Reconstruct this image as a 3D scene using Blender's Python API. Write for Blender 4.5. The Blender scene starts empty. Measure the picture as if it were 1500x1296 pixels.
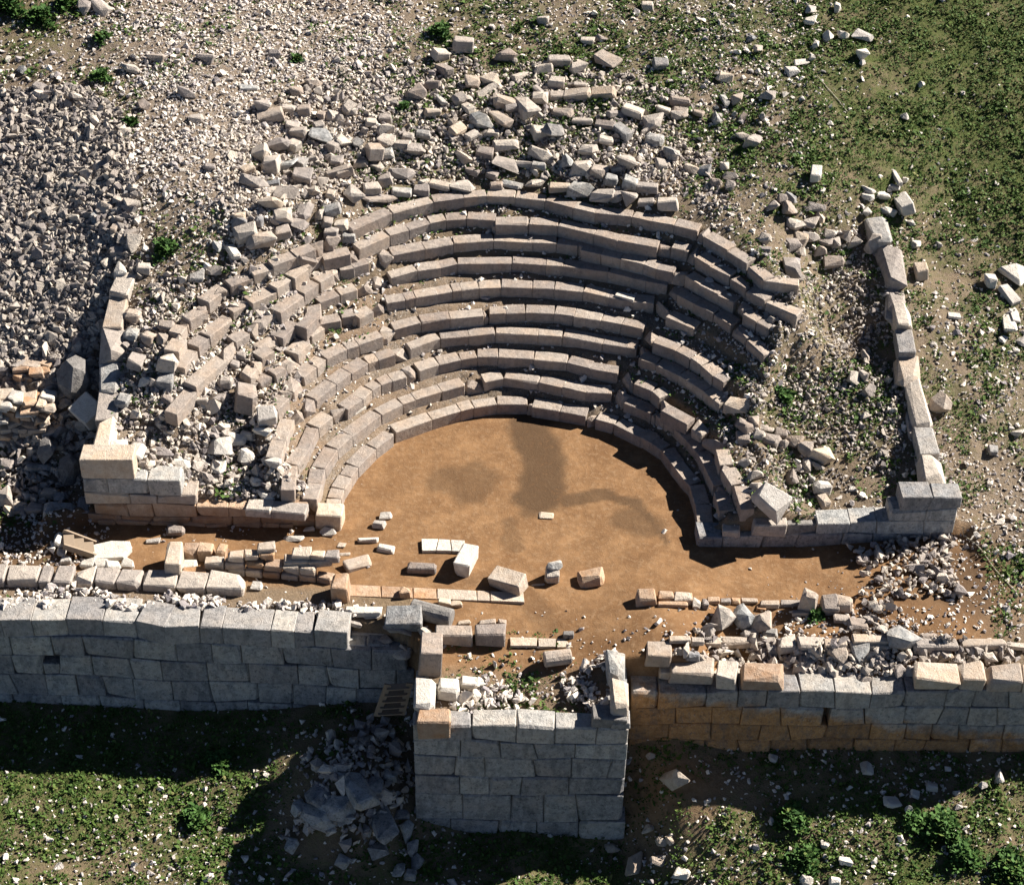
import bpy, bmesh, math, random
import numpy as np
from mathutils import Matrix, Vector, Euler
random.seed(7); rng = np.random.default_rng(7)
S = bpy.context.scene
COL = S.collection
# ------------------------------------------------------------------ camera
FPX = 2900.; PITCH = math.radians(40); ROLL = math.radians(1); DIST = FPX/46
Fw = np.array([0, math.cos(PITCH), -math.sin(PITCH)]); Up0 = np.array([0, math.sin(PITCH), math.cos(PITCH)]); Rt0 = np.array([1., 0, 0])
Rt = Rt0*math.cos(ROLL)+Up0*math.sin(ROLL); Up = Up0*math.cos(ROLL)-Rt0*math.sin(ROLL)
def ray(x, y): return Fw+(x-750)/FPX*Rt-(y-648)/FPX*Up
CAM = -ray(760, 775)*DIST
cd = bpy.data.cameras.new('camera'); cam = bpy.data.objects.new('camera', cd); COL.objects.link(cam)
cd.sensor_width = 36; cd.lens = 36*FPX/1500; cd.clip_end = 3000; cd.clip_start = .5
cam.matrix_world = Matrix(((Rt[0], Up[0], -Fw[0], CAM[0]), (Rt[1], Up[1], -Fw[1], CAM[1]), (Rt[2], Up[2], -Fw[2], CAM[2]), (0, 0, 0, 1)))
S.camera = cam
# ------------------------------------------------------------------ light
SUN_EL = math.radians(37); SUN_AZ = math.radians(26)         # sun stands to the right and a little behind: vector (cos az, sin az)
sdir = Vector((math.cos(SUN_AZ)*math.cos(SUN_EL), math.sin(SUN_AZ)*math.cos(SUN_EL), math.sin(SUN_EL)))
W = bpy.data.worlds.new('World'); S.world = W; W.use_nodes = True
nt = W.node_tree; bgn = nt.nodes['Background']
sky = nt.nodes.new('ShaderNodeTexSky'); sky.sky_type = 'NISHITA'; sky.sun_disc = False
sky.sun_elevation = SUN_EL; sky.sun_rotation = math.pi/2-SUN_AZ; sky.air_density = .27; sky.dust_density = 0
nt.links.new(sky.outputs[0], bgn.inputs[0]); bgn.inputs[1].default_value = 0.05
sl = bpy.data.lights.new('sun', 'SUN'); sl.energy = 5.0; sl.angle = math.radians(.5); sl.color = (1, .94, .87)
so = bpy.data.objects.new('sun', sl); COL.objects.link(so); so.rotation_euler = (-sdir).to_track_quat('-Z', 'Y').to_euler(); so.location = (30, 20, 40)
S.view_settings.view_transform = 'Standard'; S.view_settings.look = 'None'; S.view_settings.gamma = 1; S.view_settings.use_curve_mapping = False
S.view_settings.exposure = 1.42
# ------------------------------------------------------------------ pixel helpers
def U(x, y, z):
    d = ray(x, y); return CAM+d*(z-CAM[2])/d[2]
def proj(P):
    v = P-CAM; k = v@Fw
    return 750+FPX*(v@Rt)/k, 648-FPX*(v@Up)/k
def crop(ox, oy, s):
    def f(*a): return [(ox+a[i]/s, oy+a[i+1]/s) for i in range(0, len(a), 2)]
    return f
K = 4.1667; M_ = 2.8806
c1 = crop(120, 240, K); c2 = crop(440, 240, K); c3 = crop(760, 240, K); c4 = crop(900, 480, K); c5 = crop(380, 480, K)
b1 = crop(0, 0, M_); b2 = crop(490, 0, M_); b3 = crop(980, 0, M_); e1 = crop(0, 420, M_); g1 = crop(490, 420, M_); d2 = crop(980, 420, M_)
k1 = crop(176, 293, 3.41); f1 = crop(0, 846, M_); i1 = crop(490, 846, M_); h1 = crop(980, 846, M_)
def sstep(x, a, b):
    t = np.clip((x-a)/(b-a), 0, 1); return t*t*(3-2*t)
def lattice(x, y, sc, seed):
    "smooth value noise 0..1"
    r = np.random.default_rng(seed); g = r.random((256, 256))
    X = x/sc+1000; Y = y/sc+1000; i = np.floor(X).astype(int); j = np.floor(Y).astype(int)
    u = X-i; v = Y-j; u = u*u*(3-2*u); v = v*v*(3-2*v)
    q = lambda a, b: g[a % 256, b % 256]
    return (q(i, j)*(1-u)+q(i+1, j)*u)*(1-v)+(q(i, j+1)*(1-u)+q(i+1, j+1)*u)*v
# ------------------------------------------------------------------ materials
def newmat(name):
    m = bpy.data.materials.new(name); m.use_nodes = True; n = m.node_tree
    return m, n, n.nodes['Principled BSDF']
def N(n, t, **kw):
    o = n.nodes.new(t)
    for k, v in kw.items(): setattr(o, k, v)
    return o
def noise(n, vec, scale, detail=4, rough=.6):
    o = N(n, 'ShaderNodeTexNoise'); o.inputs['Scale'].default_value = scale; o.inputs['Detail'].default_value = detail; o.inputs['Roughness'].default_value = rough
    n.links.new(vec, o.inputs['Vector']); return o.outputs['Fac']
def ramp(n, fac, a, b):
    o = N(n, 'ShaderNodeMapRange'); o.inputs['From Min'].default_value = a; o.inputs['From Max'].default_value = b; n.links.new(fac, o.inputs['Value']); return o.outputs[0]
def mix(n, fac, a, b, mode='MIX'):
    o = N(n, 'ShaderNodeMix', data_type='RGBA', blend_type=mode)
    for s, v in (('Factor', fac), ('A', a), ('B', b)):
        i = [q for q in o.inputs if q.name == s and (q.type == 'RGBA' or s == 'Factor') and q.enabled][0]
        if hasattr(v, 'node'): n.links.new(v, i)
        else: i.default_value = v if s == 'Factor' else (*v, 1)
    return [q for q in o.outputs if q.type == 'RGBA'][0]
def math_(n, op, a, b=0.):
    o = N(n, 'ShaderNodeMath', operation=op)
    for k, v in enumerate((a, b)):
        if hasattr(v, 'node'): n.links.new(v, o.inputs[k])
        else: o.inputs[k].default_value = v
    return o.outputs[0]
def bump(n, b, h, strength, dist):
    o = N(n, 'ShaderNodeBump'); o.inputs['Strength'].default_value = strength; o.inputs['Distance'].default_value = dist
    n.links.new(h, o.inputs['Height']); n.links.new(o.outputs[0], b.inputs['Normal'])
def stone_mat(name, light, dark, stain=None, stain_amt=.5, attr=False, lichen=.5, var=.5, band=False):
    m, n, b = newmat(name); L = n.links
    geo = N(n, 'ShaderNodeNewGeometry'); pos = geo.outputs['Position']
    if attr:
        at = N(n, 'ShaderNodeAttribute', attribute_name='tint'); rnd = at.outputs['Fac']
    else:
        rnd = N(n, 'ShaderNodeObjectInfo').outputs['Random']
    off = N(n, 'ShaderNodeVectorMath', operation='MULTIPLY_ADD'); L.new(rnd, off.inputs[0]); off.inputs[1].default_value = (37, 53, 71); L.new(pos, off.inputs[2]); v = off.outputs[0]
    big = noise(n, v, 1.3, 3, .65); med = noise(n, v, 5, 4, .72); fine = noise(n, v, 26, 2, .7)
    c = mix(n, ramp(n, med, .32, .68), dark, light)
    if stain: c = mix(n, math_(n, 'MULTIPLY', ramp(n, big, .42, .66), stain_amt), c, stain)
    if band:   # soil that once stood against the wall has stained its foot orange
        sp = N(n, 'ShaderNodeSeparateXYZ'); L.new(pos, sp.inputs[0])
        edge = math_(n, 'SUBTRACT', math_(n, 'SUBTRACT', -.5, math_(n, 'MULTIPLY', math_(n, 'SUBTRACT', sp.outputs[0], 3.3), .17)), sp.outputs[2])
        edge = math_(n, 'ADD', edge, math_(n, 'MULTIPLY', math_(n, 'SUBTRACT', noise(n, v, .9, 4, .7), .5), 1.7))
        c = mix(n, ramp(n, edge, -.12, .32), c, mix(n, ramp(n, med, .3, .7), (.24, .12, .05), (.47, .26, .115)))
    mp = N(n, 'ShaderNodeMapping'); mp.inputs['Scale'].default_value = (2.6, 2.6, .9); L.new(v, mp.inputs[0])
    c = mix(n, math_(n, 'MULTIPLY', ramp(n, noise(n, mp.outputs[0], 1.2, 3, .7), .50, .64), lichen*.8), c, tuple(x*.62 for x in dark))
    lich = math_(n, 'MULTIPLY', ramp(n, noise(n, v, 9, 3, .75), .54, .66), lichen)
    c = mix(n, lich, c, tuple(x*.42 for x in dark))
    pale = math_(n, 'MULTIPLY', ramp(n, fine, .60, .74), .55)
    c = mix(n, pale, c, tuple(min(.8, x*1.35) for x in light))
    f = math_(n, 'ADD', math_(n, 'MULTIPLY', rnd, var), 1-var*.5)
    comb = N(n, 'ShaderNodeCombineColor'); L.new(f, comb.inputs[0]); L.new(f, comb.inputs[1]); L.new(math_(n, 'ADD', math_(n, 'MULTIPLY', f, .85), .13), comb.inputs[2])
    c = mix(n, 1., c, comb.outputs[0], 'MULTIPLY')
    L.new(c, b.inputs['Base Color']); b.inputs['Roughness'].default_value = .92; b.inputs['Specular IOR Level'].default_value = .15
    hh = math_(n, 'ADD', math_(n, 'MULTIPLY', med, .7), math_(n, 'MULTIPLY', fine, .45))
    bump(n, b, hh, .9, .07)
    return m
MAT = {}
MAT['seat'] = stone_mat('seat limestone', (.37, .315, .27), (.25, .215, .19), (.37, .265, .185), .45, lichen=.4, var=.4)
MAT['loose'] = stone_mat('loose limestone', (.43, .375, .325), (.29, .26, .235), (.38, .31, .25), .35, lichen=.45, var=.6)
MAT['white'] = stone_mat('white limestone', (.60, .56, .50), (.46, .42, .37), (.42, .37, .32), .5, lichen=.25, var=.35)
MAT['wall'] = stone_mat('wall limestone', (.36, .355, .345), (.17, .172, .175), (.40, .35, .30), .6, lichen=.65, var=.5)
MAT['banded'] = stone_mat('wall limestone stained at the foot', (.35, .335, .32), (.17, .167, .165), (.40, .34, .28), .6, lichen=.55, var=.4, band=True)
MAT['capstone'] = stone_mat('weathered cap stone', (.38, .36, .34), (.21, .205, .20), (.40, .345, .29), .5, lichen=.6, var=.5)
MAT['pale'] = stone_mat('pale wall limestone', (.50, .43, .355), (.36, .30, .245), (.44, .31, .20), .5, lichen=.3, var=.4)
MAT['orange'] = stone_mat('orange stained limestone', (.40, .235, .12), (.29, .165, .085), (.20, .18, .16), .6, lichen=.35, var=.45)
MAT['rose'] = stone_mat('rose stained limestone', (.45, .34, .25), (.34, .235, .16), (.36, .195, .095), .75, lichen=.25, var=.4)
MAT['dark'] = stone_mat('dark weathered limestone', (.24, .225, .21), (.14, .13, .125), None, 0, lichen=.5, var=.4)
MAT['scree'] = stone_mat('scree', (.40, .35, .305), (.26, .23, .205), None, 0, attr=True, lichen=.35, var=.9)
MAT['rubble'] = stone_mat('rubble', (.47, .41, .355), (.32, .28, .245), None, 0, attr=True, lichen=.3, var=1.0)
MAT['gravel'] = stone_mat('gravel', (.62, .56, .505), (.45, .40, .355), None, 0, attr=True, lichen=.1, var=1.0)
def leaf_mat(name, a, b_, c_):
    m, n, b = newmat(name); L = n.links
    at = N(n, 'ShaderNodeAttribute', attribute_name='tint'); 
    c = mix(n, ramp(n, at.outputs['Fac'], 0, .7), a, b_); c = mix(n, ramp(n, at.outputs['Fac'], .82, .95), c, c_)
    L.new(c, b.inputs['Base Color']); b.inputs['Roughness'].default_value = .75; b.inputs['Specular IOR Level'].default_value = .2
    return m
MAT['grass'] = leaf_mat('weeds', (.028, .066, .011), (.068, .112, .020), (.16, .145, .055))
MAT['leaf'] = leaf_mat('shrub leaves', (.022, .062, .014), (.060, .125, .025), (.10, .13, .03))
def wood_mat():
    m, n, b = newmat('weathered wood'); geo = N(n, 'ShaderNodeNewGeometry')
    mp = N(n, 'ShaderNodeMapping'); mp.inputs['Scale'].default_value = (3, 14, 20); n.links.new(geo.outputs['Position'], mp.inputs[0])
    c = mix(n, noise(n, mp.outputs[0], 3, 4), (.17, .125, .085), (.34, .26, .18)); n.links.new(c, b.inputs['Base Color']); b.inputs['Roughness'].default_value = .85
    return m
MAT['wood'] = wood_mat()
m, n, b = newmat('pale hose'); b.inputs['Base Color'].default_value = (.42, .38, .28, 1); b.inputs['Roughness'].default_value = .7; MAT['hose'] = m
def ground_mat():
    m, n, b = newmat('ground'); L = n.links
    pos = N(n, 'ShaderNodeNewGeometry').outputs['Position']
    A = lambda k: N(n, 'ShaderNodeAttribute', attribute_name=k).outputs['Fac']
    n1 = noise(n, pos, .9, 3, .65); n2 = noise(n, pos, 6, 4, .7); n3 = noise(n, pos, 30, 2, .7)
    grit = N(n, 'ShaderNodeTexVoronoi'); grit.inputs['Scale'].default_value = 22; L.new(pos, grit.inputs['Vector'])
    gcol = mix(n, ramp(n, grit.outputs['Distance'], .0, .6), (.43, .37, .31), (.13, .105, .08))
    gcol = mix(n, ramp(n, n2, .4, .65), gcol, (.20, .15, .105))
    earth = mix(n, ramp(n, n2, .3, .7), (.115, .082, .048), (.20, .15, .092))
    c = mix(n, A('pebble'), earth, gcol)
    green = mix(n, ramp(n, n3, .3, .7), (.042, .068, .016), (.092, .095, .033))
    gm = math_(n, 'ADD', math_(n, 'ADD', A('grass'), math_(n, 'MULTIPLY', math_(n, 'SUBTRACT', n2, .5), 1.2)), math_(n, 'MULTIPLY', math_(n, 'SUBTRACT', n1, .52), 1.6))
    c = mix(n, ramp(n, gm, .42, 1.08), c, green)
    soil = mix(n, ramp(n, n1, .35, .66), (.155, .083, .038), (.255, .146, .070))
    soil = mix(n, math_(n, 'MULTIPLY', ramp(n, noise(n, pos, 2.3, 3, .7), .42, .62), .55), soil, (.15, .085, .042))
    soil = mix(n, math_(n, 'MULTIPLY', ramp(n, n2, .50, .72), .6), soil, (.285, .188, .108))
    soil = mix(n, math_(n, 'MULTIPLY', ramp(n, n3, .58, .70), .6), soil, (.105, .06, .03))
    c = mix(n, A('soil'), c, soil)
    stm = math_(n, 'MULTIPLY', A('stain'), ramp(n, math_(n, "ADD", n2, math_(n, "MULTIPLY", n1, .6)), .36, .72))
    c = mix(n, stm, c, (.06, .038, .022))
    L.new(c, b.inputs['Base Color']); b.inputs['Roughness'].default_value = .95; b.inputs['Specular IOR Level'].default_value = .1
    bump(n, b, math_(n, 'MULTIPLY', math_(n, 'ADD', n2, math_(n, 'MULTIPLY', n3, .5)), math_(n, 'SUBTRACT', 1., math_(n, 'MULTIPLY', A('soil'), .62))), .7, .09)
    return m
MAT['ground'] = ground_mat()
# ------------------------------------------------------------------ seat row traces (front top edges, joint by joint; None = gap)
HROW = .45
G = [None]
ROWS = {
 1: c5(495,1095, 500,1040, 520,985, 565,910, 605,850, 715,738, 822,657)+G+c5(832,640, 1055,560, 1232,507, 1310,487)+g1(685,495, 815,495)+G+g1(832,505, 950,525, 1060,546)+G+g1(1100,560, 1180,582, 1290,637, 1340,652)+c4(145,655, 215,700, 285,745, 345,830, 415,920, 455,960, 490,1075, 503,1185),
 2: c5(350,1050, 385,950, 405,862, 480,742, 570,662, 745,533, 875,467, 955,440, 1115,390, 1255,350)+G+c5(1375,330)+g1(715,385, 860,405, 960,425, 1060,445, 1170,450)+G+g1(1220,490, 1335,535)+G+c4(250,535, 300,570, 362,610, 435,685, 500,755, 545,840, 600,960)+G+c4(605,1000, 640,1115),
 3: c5(215,990, 225,905, 235,840, 303,745, 362,612, 450,540)+G+c5(540,500, 632,435, 690,383, 745,350, 815,325, 900,300)+G+c5(980,265, 1100,225, 1230,195, 1330,180, 1455,180)+g1(840,305, 980,320, 1075,345, 1195,365)+G+g1(1260,410, 1335,440, 1370,470)+G+c4(280,505, 440,590)+G+c4(615,740, 640,835)+G+c4(652,862, 710,958)+G+c4(722,965, 770,1110),
 4: c5(130,795, 165,690, 215,560)+G+c5(345,440, 470,345, 563,280, 665,217, 730,195, 830,165)+G+c5(920,130, 1105,67, 1280,50, 1440,35)+g1(860,205, 960,210, 1130,240, 1275,262)+G+g1(1300,300)+c4(160,195, 250,225, 390,288, 540,388, 640,465),
 5: c5(115,500, 190,425)+G+c5(208,395, 270,310, 355,240, 410,190, 535,130, 610,105, 755,55)+G+c2(575,1010, 735,968, 915,945, 1120,925)+G+c2(1155,915, 1255,912, 1375,908)+c3(215,915, 335,930, 500,955, 625,980, 755,1010)+G+c3(815,1090, 955,1140, 1040,1185, 1110,1230, 1180,1290)+c4(600,290, 665,330),
 6: k1(700,930, 770,888)+G+c5(100,300, 170,245)+G+c5(235,165, 315,88)+G+c2(70,1055, 150,1005)+G+c2(120,980, 250,955)+G+c2(255,940, 335,925)+G+c2(360,945, 450,900)+G+c2(530,850, 645,830, 705,818, 840,795, 930,777, 985,770, 1090,758, 1225,752, 1415,760)+c3(215,765, 390,780, 545,815, 700,840, 825,850)+G+c3(895,935, 1065,1005),
 7: k1(650,885, 697,832)+G+k1(712,797, 776,748)+G+k1(690,756, 795,692)+G+c1(1225,1070, 1330,960)+G+c1(1370,1005, 1455,920)+G+c2(120,850, 240,803)+G+c2(245,800, 350,768)+G+c2(555,695, 715,652, 860,633, 960,610, 1290,607, 1500,618)+c3(270,625, 545,662, 680,697, 775,717, 905,742)+G+c3(965,800, 1065,852, 1185,912, 1290,987, 1390,1073)+c4(905,175),
 8: e1(745,545, 830,435, 965,295)+G+c1(945,1095, 1030,1028)+G+c1(1100,995, 1190,900)+G+c1(1215,915, 1360,795, 1450,735)+G+c2(125,725, 210,672)+G+c2(245,650, 330,635, 420,608)+G+c2(560,555, 760,520, 935,488, 1180,470, 1415,482)+c3(90,482, 230,487, 360,503)+G+c3(375,525, 500,553, 622,580, 760,615, 835,640, 945,665)+G+c3(1015,682, 1100,735, 1215,800, 1310,850)+G+c3(1365,915, 1445,965)+d2(415,182),
 9: c1(625,1255, 705,1135)+G+c1(715,1130, 785,1060, 925,930)+G+c1(925,915, 1020,853)+G+c1(1040,860, 1190,768, 1280,700)+G+c1(1300,700, 1385,640)+c2(35,620, 145,560)+G+c2(145,585, 310,550)+G+c2(360,520, 545,440, 665,405, 795,362, 890,345, 1015,335, 1188,345)+G+c2(1192,370, 1395,366)+c3(65,368, 237,378, 455,430, 600,470, 845,510)+G+c3(930,510, 1030,535)+G+c3(1075,570, 1165,625, 1285,690, 1385,765, 1500,840)+d2(535,130),
 10: c1(590,1150, 640,1070)+G+c1(610,1040, 650,985)+G+c1(660,965, 770,885)+G+c1(775,855, 905,735)+G+c1(910,762, 1050,690, 1170,632, 1310,562, 1425,520)+G+c2(0,560, 95,520)+G+c2(312,400, 560,300, 815,235, 1000,207, 1138,195, 1310,203)+c3(160,225, 330,270, 465,300, 690,325, 810,350, 945,375, 1090,410)+G+c3(1125,440, 1267,530, 1388,615, 1490,708)+b3(545,1215),
}
CEN = np.array([-.14, 0.])
def row_z(i, px):
    "the ruined ends of the upper rows have slid down the slope"
    z = i*HROW
    if i >= 6: z -= max(0, 430-px)/200*.85
    if i >= 7: z -= max(0, px-1040)/130*.35
    return z
RTH = {}
for i, ch in ROWS.items():
    pts = np.array([U(p[0], p[1], row_z(i, p[0])) for p in ch if p is not None]); d = pts[:, :2]-CEN
    th = np.degrees(np.arctan2(d[:, 1], d[:, 0])); th[th < -90] += 360
    o = np.argsort(th); RTH[i] = (th[o], np.hypot(d[:, 0], d[:, 1])[o], pts[o])
def row_radii(th):
    out = []; prev = None
    for i in range(1, 11):
        t, r, _ = RTH[i]; v = np.interp(th, t, r)
        if prev is not None: v = np.maximum(v, prev+.5)
        out.append(v); prev = v
    return out
# ------------------------------------------------------------------ terrain
class TPS:
    def __init__(s, pts, lam=.02):
        P = np.array(pts, float); s.xy = P[:, :2]; n_ = len(P)
        d = ((s.xy[:, None]-s.xy[None])**2).sum(-1); Kk = .5*d*np.log(d+1e-9)+lam*np.eye(n_)
        A = np.zeros((n_+3, n_+3)); A[:n_, :n_] = Kk; A[:n_, n_] = 1; A[:n_, n_+1:] = s.xy; A[n_:, :n_] = A[:n_, n_:].T
        s.w = np.linalg.solve(A, np.r_[P[:, 2], 0, 0, 0])
    def __call__(s, x, y):
        out = np.empty(x.size); xf = x.ravel(); yf = y.ravel(); n_ = len(s.xy)
        for k in range(0, x.size, 40000):
            X = xf[k:k+40000]; Y = yf[k:k+40000]
            d = (X[:, None]-s.xy[:, 0])**2+(Y[:, None]-s.xy[:, 1])**2
            out[k:k+40000] = (.5*d*np.log(d+1e-9))@s.w[:n_]+s.w[n_]+s.w[n_+1]*X+s.w[n_+2]*Y
        return out.reshape(x.shape)
def pz(l): return [tuple(U(*q)) for q in l]
BACK = pz([(750,230,5.0),(450,250,5.2),(1050,250,5.0),(750,160,5.7),(750,80,6.3),(750,0,6.95),(300,330,5.1),(300,200,6.),(300,100,6.7),(300,0,7.3),(1200,300,4.7),(1200,200,5.5),(1200,100,6.2),(1200,0,6.95),(520,90,6.4),(980,90,6.3)])
FARB = [(-40,32,9.5),(0,40,11),(40,32,9.5),(-40,12,5),(40,12,4.)]
HP = BACK+FARB+pz([(165,650,2.35),(200,640,2.15),(180,560,2.75),(200,470,3.5),(215,400,4.25),(250,660,1.75),(300,700,1.15),(400,737,.62),(350,660,1.35),(400,690,.9),(300,620,2.05),(235,600,2.6),(440,737,.6),(150,690,2.3),
  (1110,690,1.15),(1150,730,.85),(1250,750,.85),(1200,680,1.2),(1280,700,1.15),(1290,600,1.85),(1300,500,2.35),(1200,560,1.9),(1135,555,1.85),(1200,480,2.45),(1280,420,3.05),(1200,400,3.15),(1250,360,3.5),(1150,640,1.45),(1090,600,1.65),(1060,560,2.0)])
for i in range(1, 11):
    for q in RTH[i][2][::2]:
        d = (q[:2]-CEN); d /= np.hypot(*d); tq = math.degrees(math.atan2(d[1], d[0])) % 360; HP.append((q[0]+d[0]*.25, q[1]+d[1]*.25, q[2]-(.36 if (138 < tq < 270 or tq < 48) else .15)))
BP = BACK+FARB+pz([(0,0,7.2),(0,100,6.3),(0,200,5.4),(0,300,4.5),(0,400,3.5),(0,500,2.5),(0,600,1.4),(90,640,1.0),(100,560,2.0),(118,480,2.95),(140,400,3.9),(160,330,4.7),(175,280,5.2),(100,700,.3),(20,700,.3),(50,800,0),
  (1420,760,.6),(1500,800,.4),(1450,650,1.2),(1500,550,1.8),(1420,520,2.3),(1400,430,2.85),(1500,420,2.8),(1350,340,3.55),(1500,300,3.8),(1400,200,4.8),(1500,100,5.8),(1500,0,6.8),(1400,0,6.9),(1450,860,.15),(1500,930,0),(1420,900,.05)])+[(-40,-3,0),(40,-3,0)]
FP = pz([(760,775,0),(560,720,0),(960,720,0),(760,640,0),(300,790,0),(1200,830,0),(60,800,.02),(1330,845,.25),(1290,880,.2),(1400,880,.12),(1200,900,0),(1200,976,-.52),(1200,948,-.15),(1400,976,-.52),(1400,948,-.12),(1040,978,-.5),(1030,960,-.05),(760,1010,-.42),(850,1030,-.4),(660,1040,-.4),(800,950,-.1),(700,940,-.05),(150,880,.12),(300,895,.12),(480,905,.06),(30,880,.12),(600,960,-.05),(560,870,.03),(870,870,0)])+[(-40,-2,0),(40,-2,0),(0,8,0)]
OP = pz([(0,1032,-3.45),(150,1036,-3.45),(300,1042,-3.4),(430,1040,-3.1),(480,1035,-2.9),(540,1045,-2.85),(580,1030,-2.7),(592,1015,-2.4),(600,1100,-3.3),(600,1190,-4.2),(520,1140,-3.0),(480,1170,-3.3),(430,1220,-4.1),(0,1296,-4.2),(300,1296,-4.4),(530,1250,-4.5),(750,1250,-5.1),(750,1296,-5.2),(918,1224,-5.05),(930,1090,-2.8),(980,1140,-3.2),(1050,1100,-3.0),(1200,1108,-3.15),(1350,1114,-3.25),(1500,1118,-3.3),(1100,1200,-3.9),(1300,1296,-4.3),(1500,1296,-4.2),(1000,1210,-4.0),(0,1130,-3.75),(300,1130,-3.8),(700,1215,-4.95)])+[(-40,-8,-4),(40,-8,-3.4),(0,-45,-9),(-40,-40,-8.5),(40,-40,-8.5)]
tH, tB, tF, tO = TPS(HP, .15), TPS(BP), TPS(FP), TPS(OP)
WX = np.array([-80, -5.2, -4.0, -3.2, -2.75, -2.45, 2.75, 3.05, 80]); WY = np.array([-4.1, -4.35, -4.5, -4.9, -5.3, -7.75, -7.75, -5.85, -5.7])
def ana(x):  # front line of the two retaining walls
    return np.where(x < 0, np.interp(x, [-20, -5.7], [.0, -.05]), np.interp(x, [5.6, 20], [-.75, -.1]))
def zones(x, y):
    dx = x-CEN[0]; dy = y-CEN[1]; r = np.hypot(dx, dy); th = np.degrees(np.arctan2(dy, dx)); th = np.where(th < -90, th+360, th)
    rad = row_radii(th)
    front = 1-sstep(y, ana(x)+.15, ana(x)+.4)                                            # F by being in front of the retaining walls
    orch = 1-sstep(r, rad[0]+.02, rad[0]+.2)
    f = np.maximum(front, orch)
    wb = .15+np.maximum(0, y-7.5)*.9
    fo = 1-sstep(y, -.25, .35); wf = wb+.7*fo
    bl = 1-sstep(x, -13.15-1.5*fo-wf, -13.15-1.5*fo+wf); br = sstep(x, 12.95+1.5*fo-wf*.5-.02*y, 12.95+1.5*fo+wf*.5-.02*y)
    b_ = np.maximum(bl, br)
    fb = 1-sstep(y, -2.2, -.2)
    f = f*(1-b_)+fb*b_
    o = 1-sstep(y-np.interp(x, WX, WY), -.12, .12)
    return r, th, rad, f, b_, o
def height(x, y):
    r, th, rad, f, b_, o = zones(x, y)
    zt = tH(x, y)
    zs = np.full(x.shape, -.02)
    for i in range(10):
        zs = zs+HROW*sstep(r, rad[i]+.04, rad[i]+.30)
    for i in range(9):
        zs = zs+.09*sstep(r, rad[i]+.36, rad[i]+.62)*(1-sstep(r, rad[i+1]+.04, rad[i+1]+.3))
    zs = zs-.04+sstep(r, rad[9]+.4, rad[9]+3)*1.2
    rr = lambda k: rad[k-1]
    lim = np.where(th < 40, np.interp(th, [-10, 20, 40, 60], [0, 0, 1, 1]), 1)
    right_r = rr(4)*(1-sstep(th, 20, 48))+(rr(10)+.5)*sstep(th, 20, 48)
    u_ = sstep(th, 138, 158); v_ = sstep(th, 160, 170); w2 = sstep(th, 170, 178)
    left_r = (rr(10)+.5)*(1-u_)+u_*((rr(5)+.2)*(1-v_)+v_*(rr(4)*(1-w2)+(rr(3)+.1)*w2))
    rl = np.where(th < 90, right_r, left_r)
    w = 1-sstep(r, rl-.1, rl+.9)
    zh = zs*w+zt*(1-w)
    z = zh*(1-b_)+tB(x, y)*b_
    z = z*(1-f)+tF(x, y)*f
    z = z*(1-o)+tO(x, y)*o
    am = np.where((f > .5) & (o < .5), .02, .12)
    z = z+am*(lattice(x, y, 1.1, 1)-.5)+am*.6*(lattice(x, y, .4, 2)-.5)
    return z
def axis(a, b, step, far):
    core = np.arange(a, b+1e-6, step); g = []; d = step
    while sum(g) < far: d *= 1.35; g.append(d)
    c_ = np.cumsum(g); return np.r_[a-c_[::-1], core, b+c_]
gx = axis(-21, 21, .115, 300); gy = axis(-14, 27, .115, 300)
XX, YY = np.meshgrid(gx, gy)
CX = np.clip(XX, -40, 40); CY = np.clip(YY, -40, 40)
ZZ = height(CX, CY)+np.where(YY > 40, (YY-40)*.1, 0)-np.where(YY < -40, (-40-YY)*.1, 0)
def gz(x, y):
    x = np.asarray(x, float); y = np.asarray(y, float)
    i = np.clip(np.searchsorted(gx, x)-1, 0, len(gx)-2); j = np.clip(np.searchsorted(gy, y)-1, 0, len(gy)-2)
    u = (x-gx[i])/(gx[i+1]-gx[i]); v = (y-gy[j])/(gy[j+1]-gy[j])
    return (ZZ[j, i]*(1-u)+ZZ[j, i+1]*u)*(1-v)+(ZZ[j+1, i]*(1-u)+ZZ[j+1, i+1]*u)*v
GR = """622112655567899 241011666656899 010034555556899 023121111135467 002321000115455 012310000135465 212210000035544 401100000013033 011000000000024 233111121000013 888765332112333 998852222456756 776655588666797"""
PB = """379998555565211 769998444565221 989976655654221 986864222355632 986543111234544 758632100244345 669941000144355 638831000044476 564331000012655 776664233368874 333334554344444 334456533444555 567644423555645"""
def grid(s): return np.array([[int(c) for c in r] for r in s.split()], float)/9
GR, PB = grid(GR), grid(PB)
def sample(g, x, y, z):
    px, py = proj(np.stack([x, y, z], -1))
    a = np.clip((px-50)/100, 0, 13.999); b_ = np.clip((py-50)/100, 0, 11.999); i = a.astype(int); j = b_.astype(int); u = a-i; v = b_-j
    return (g[j, i]*(1-u)+g[j, i+1]*u)*(1-v)+(g[j+1, i]*(1-u)+g[j+1, i+1]*u)*v
def seg_d(px, py, pts):
    d = np.full(px.shape, 1e9)
    for (x0, y0), (x1, y1) in zip(pts[:-1], pts[1:]):
        t = np.clip(((px-x0)*(x1-x0)+(py-y0)*(y1-y0))/((x1-x0)**2+(y1-y0)**2), 0, 1); d = np.minimum(d, np.hypot(px-x0-t*(x1-x0), py-y0-t*(y1-y0)))
    return d
R_ = random.Random(11)
SEATS = []
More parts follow.
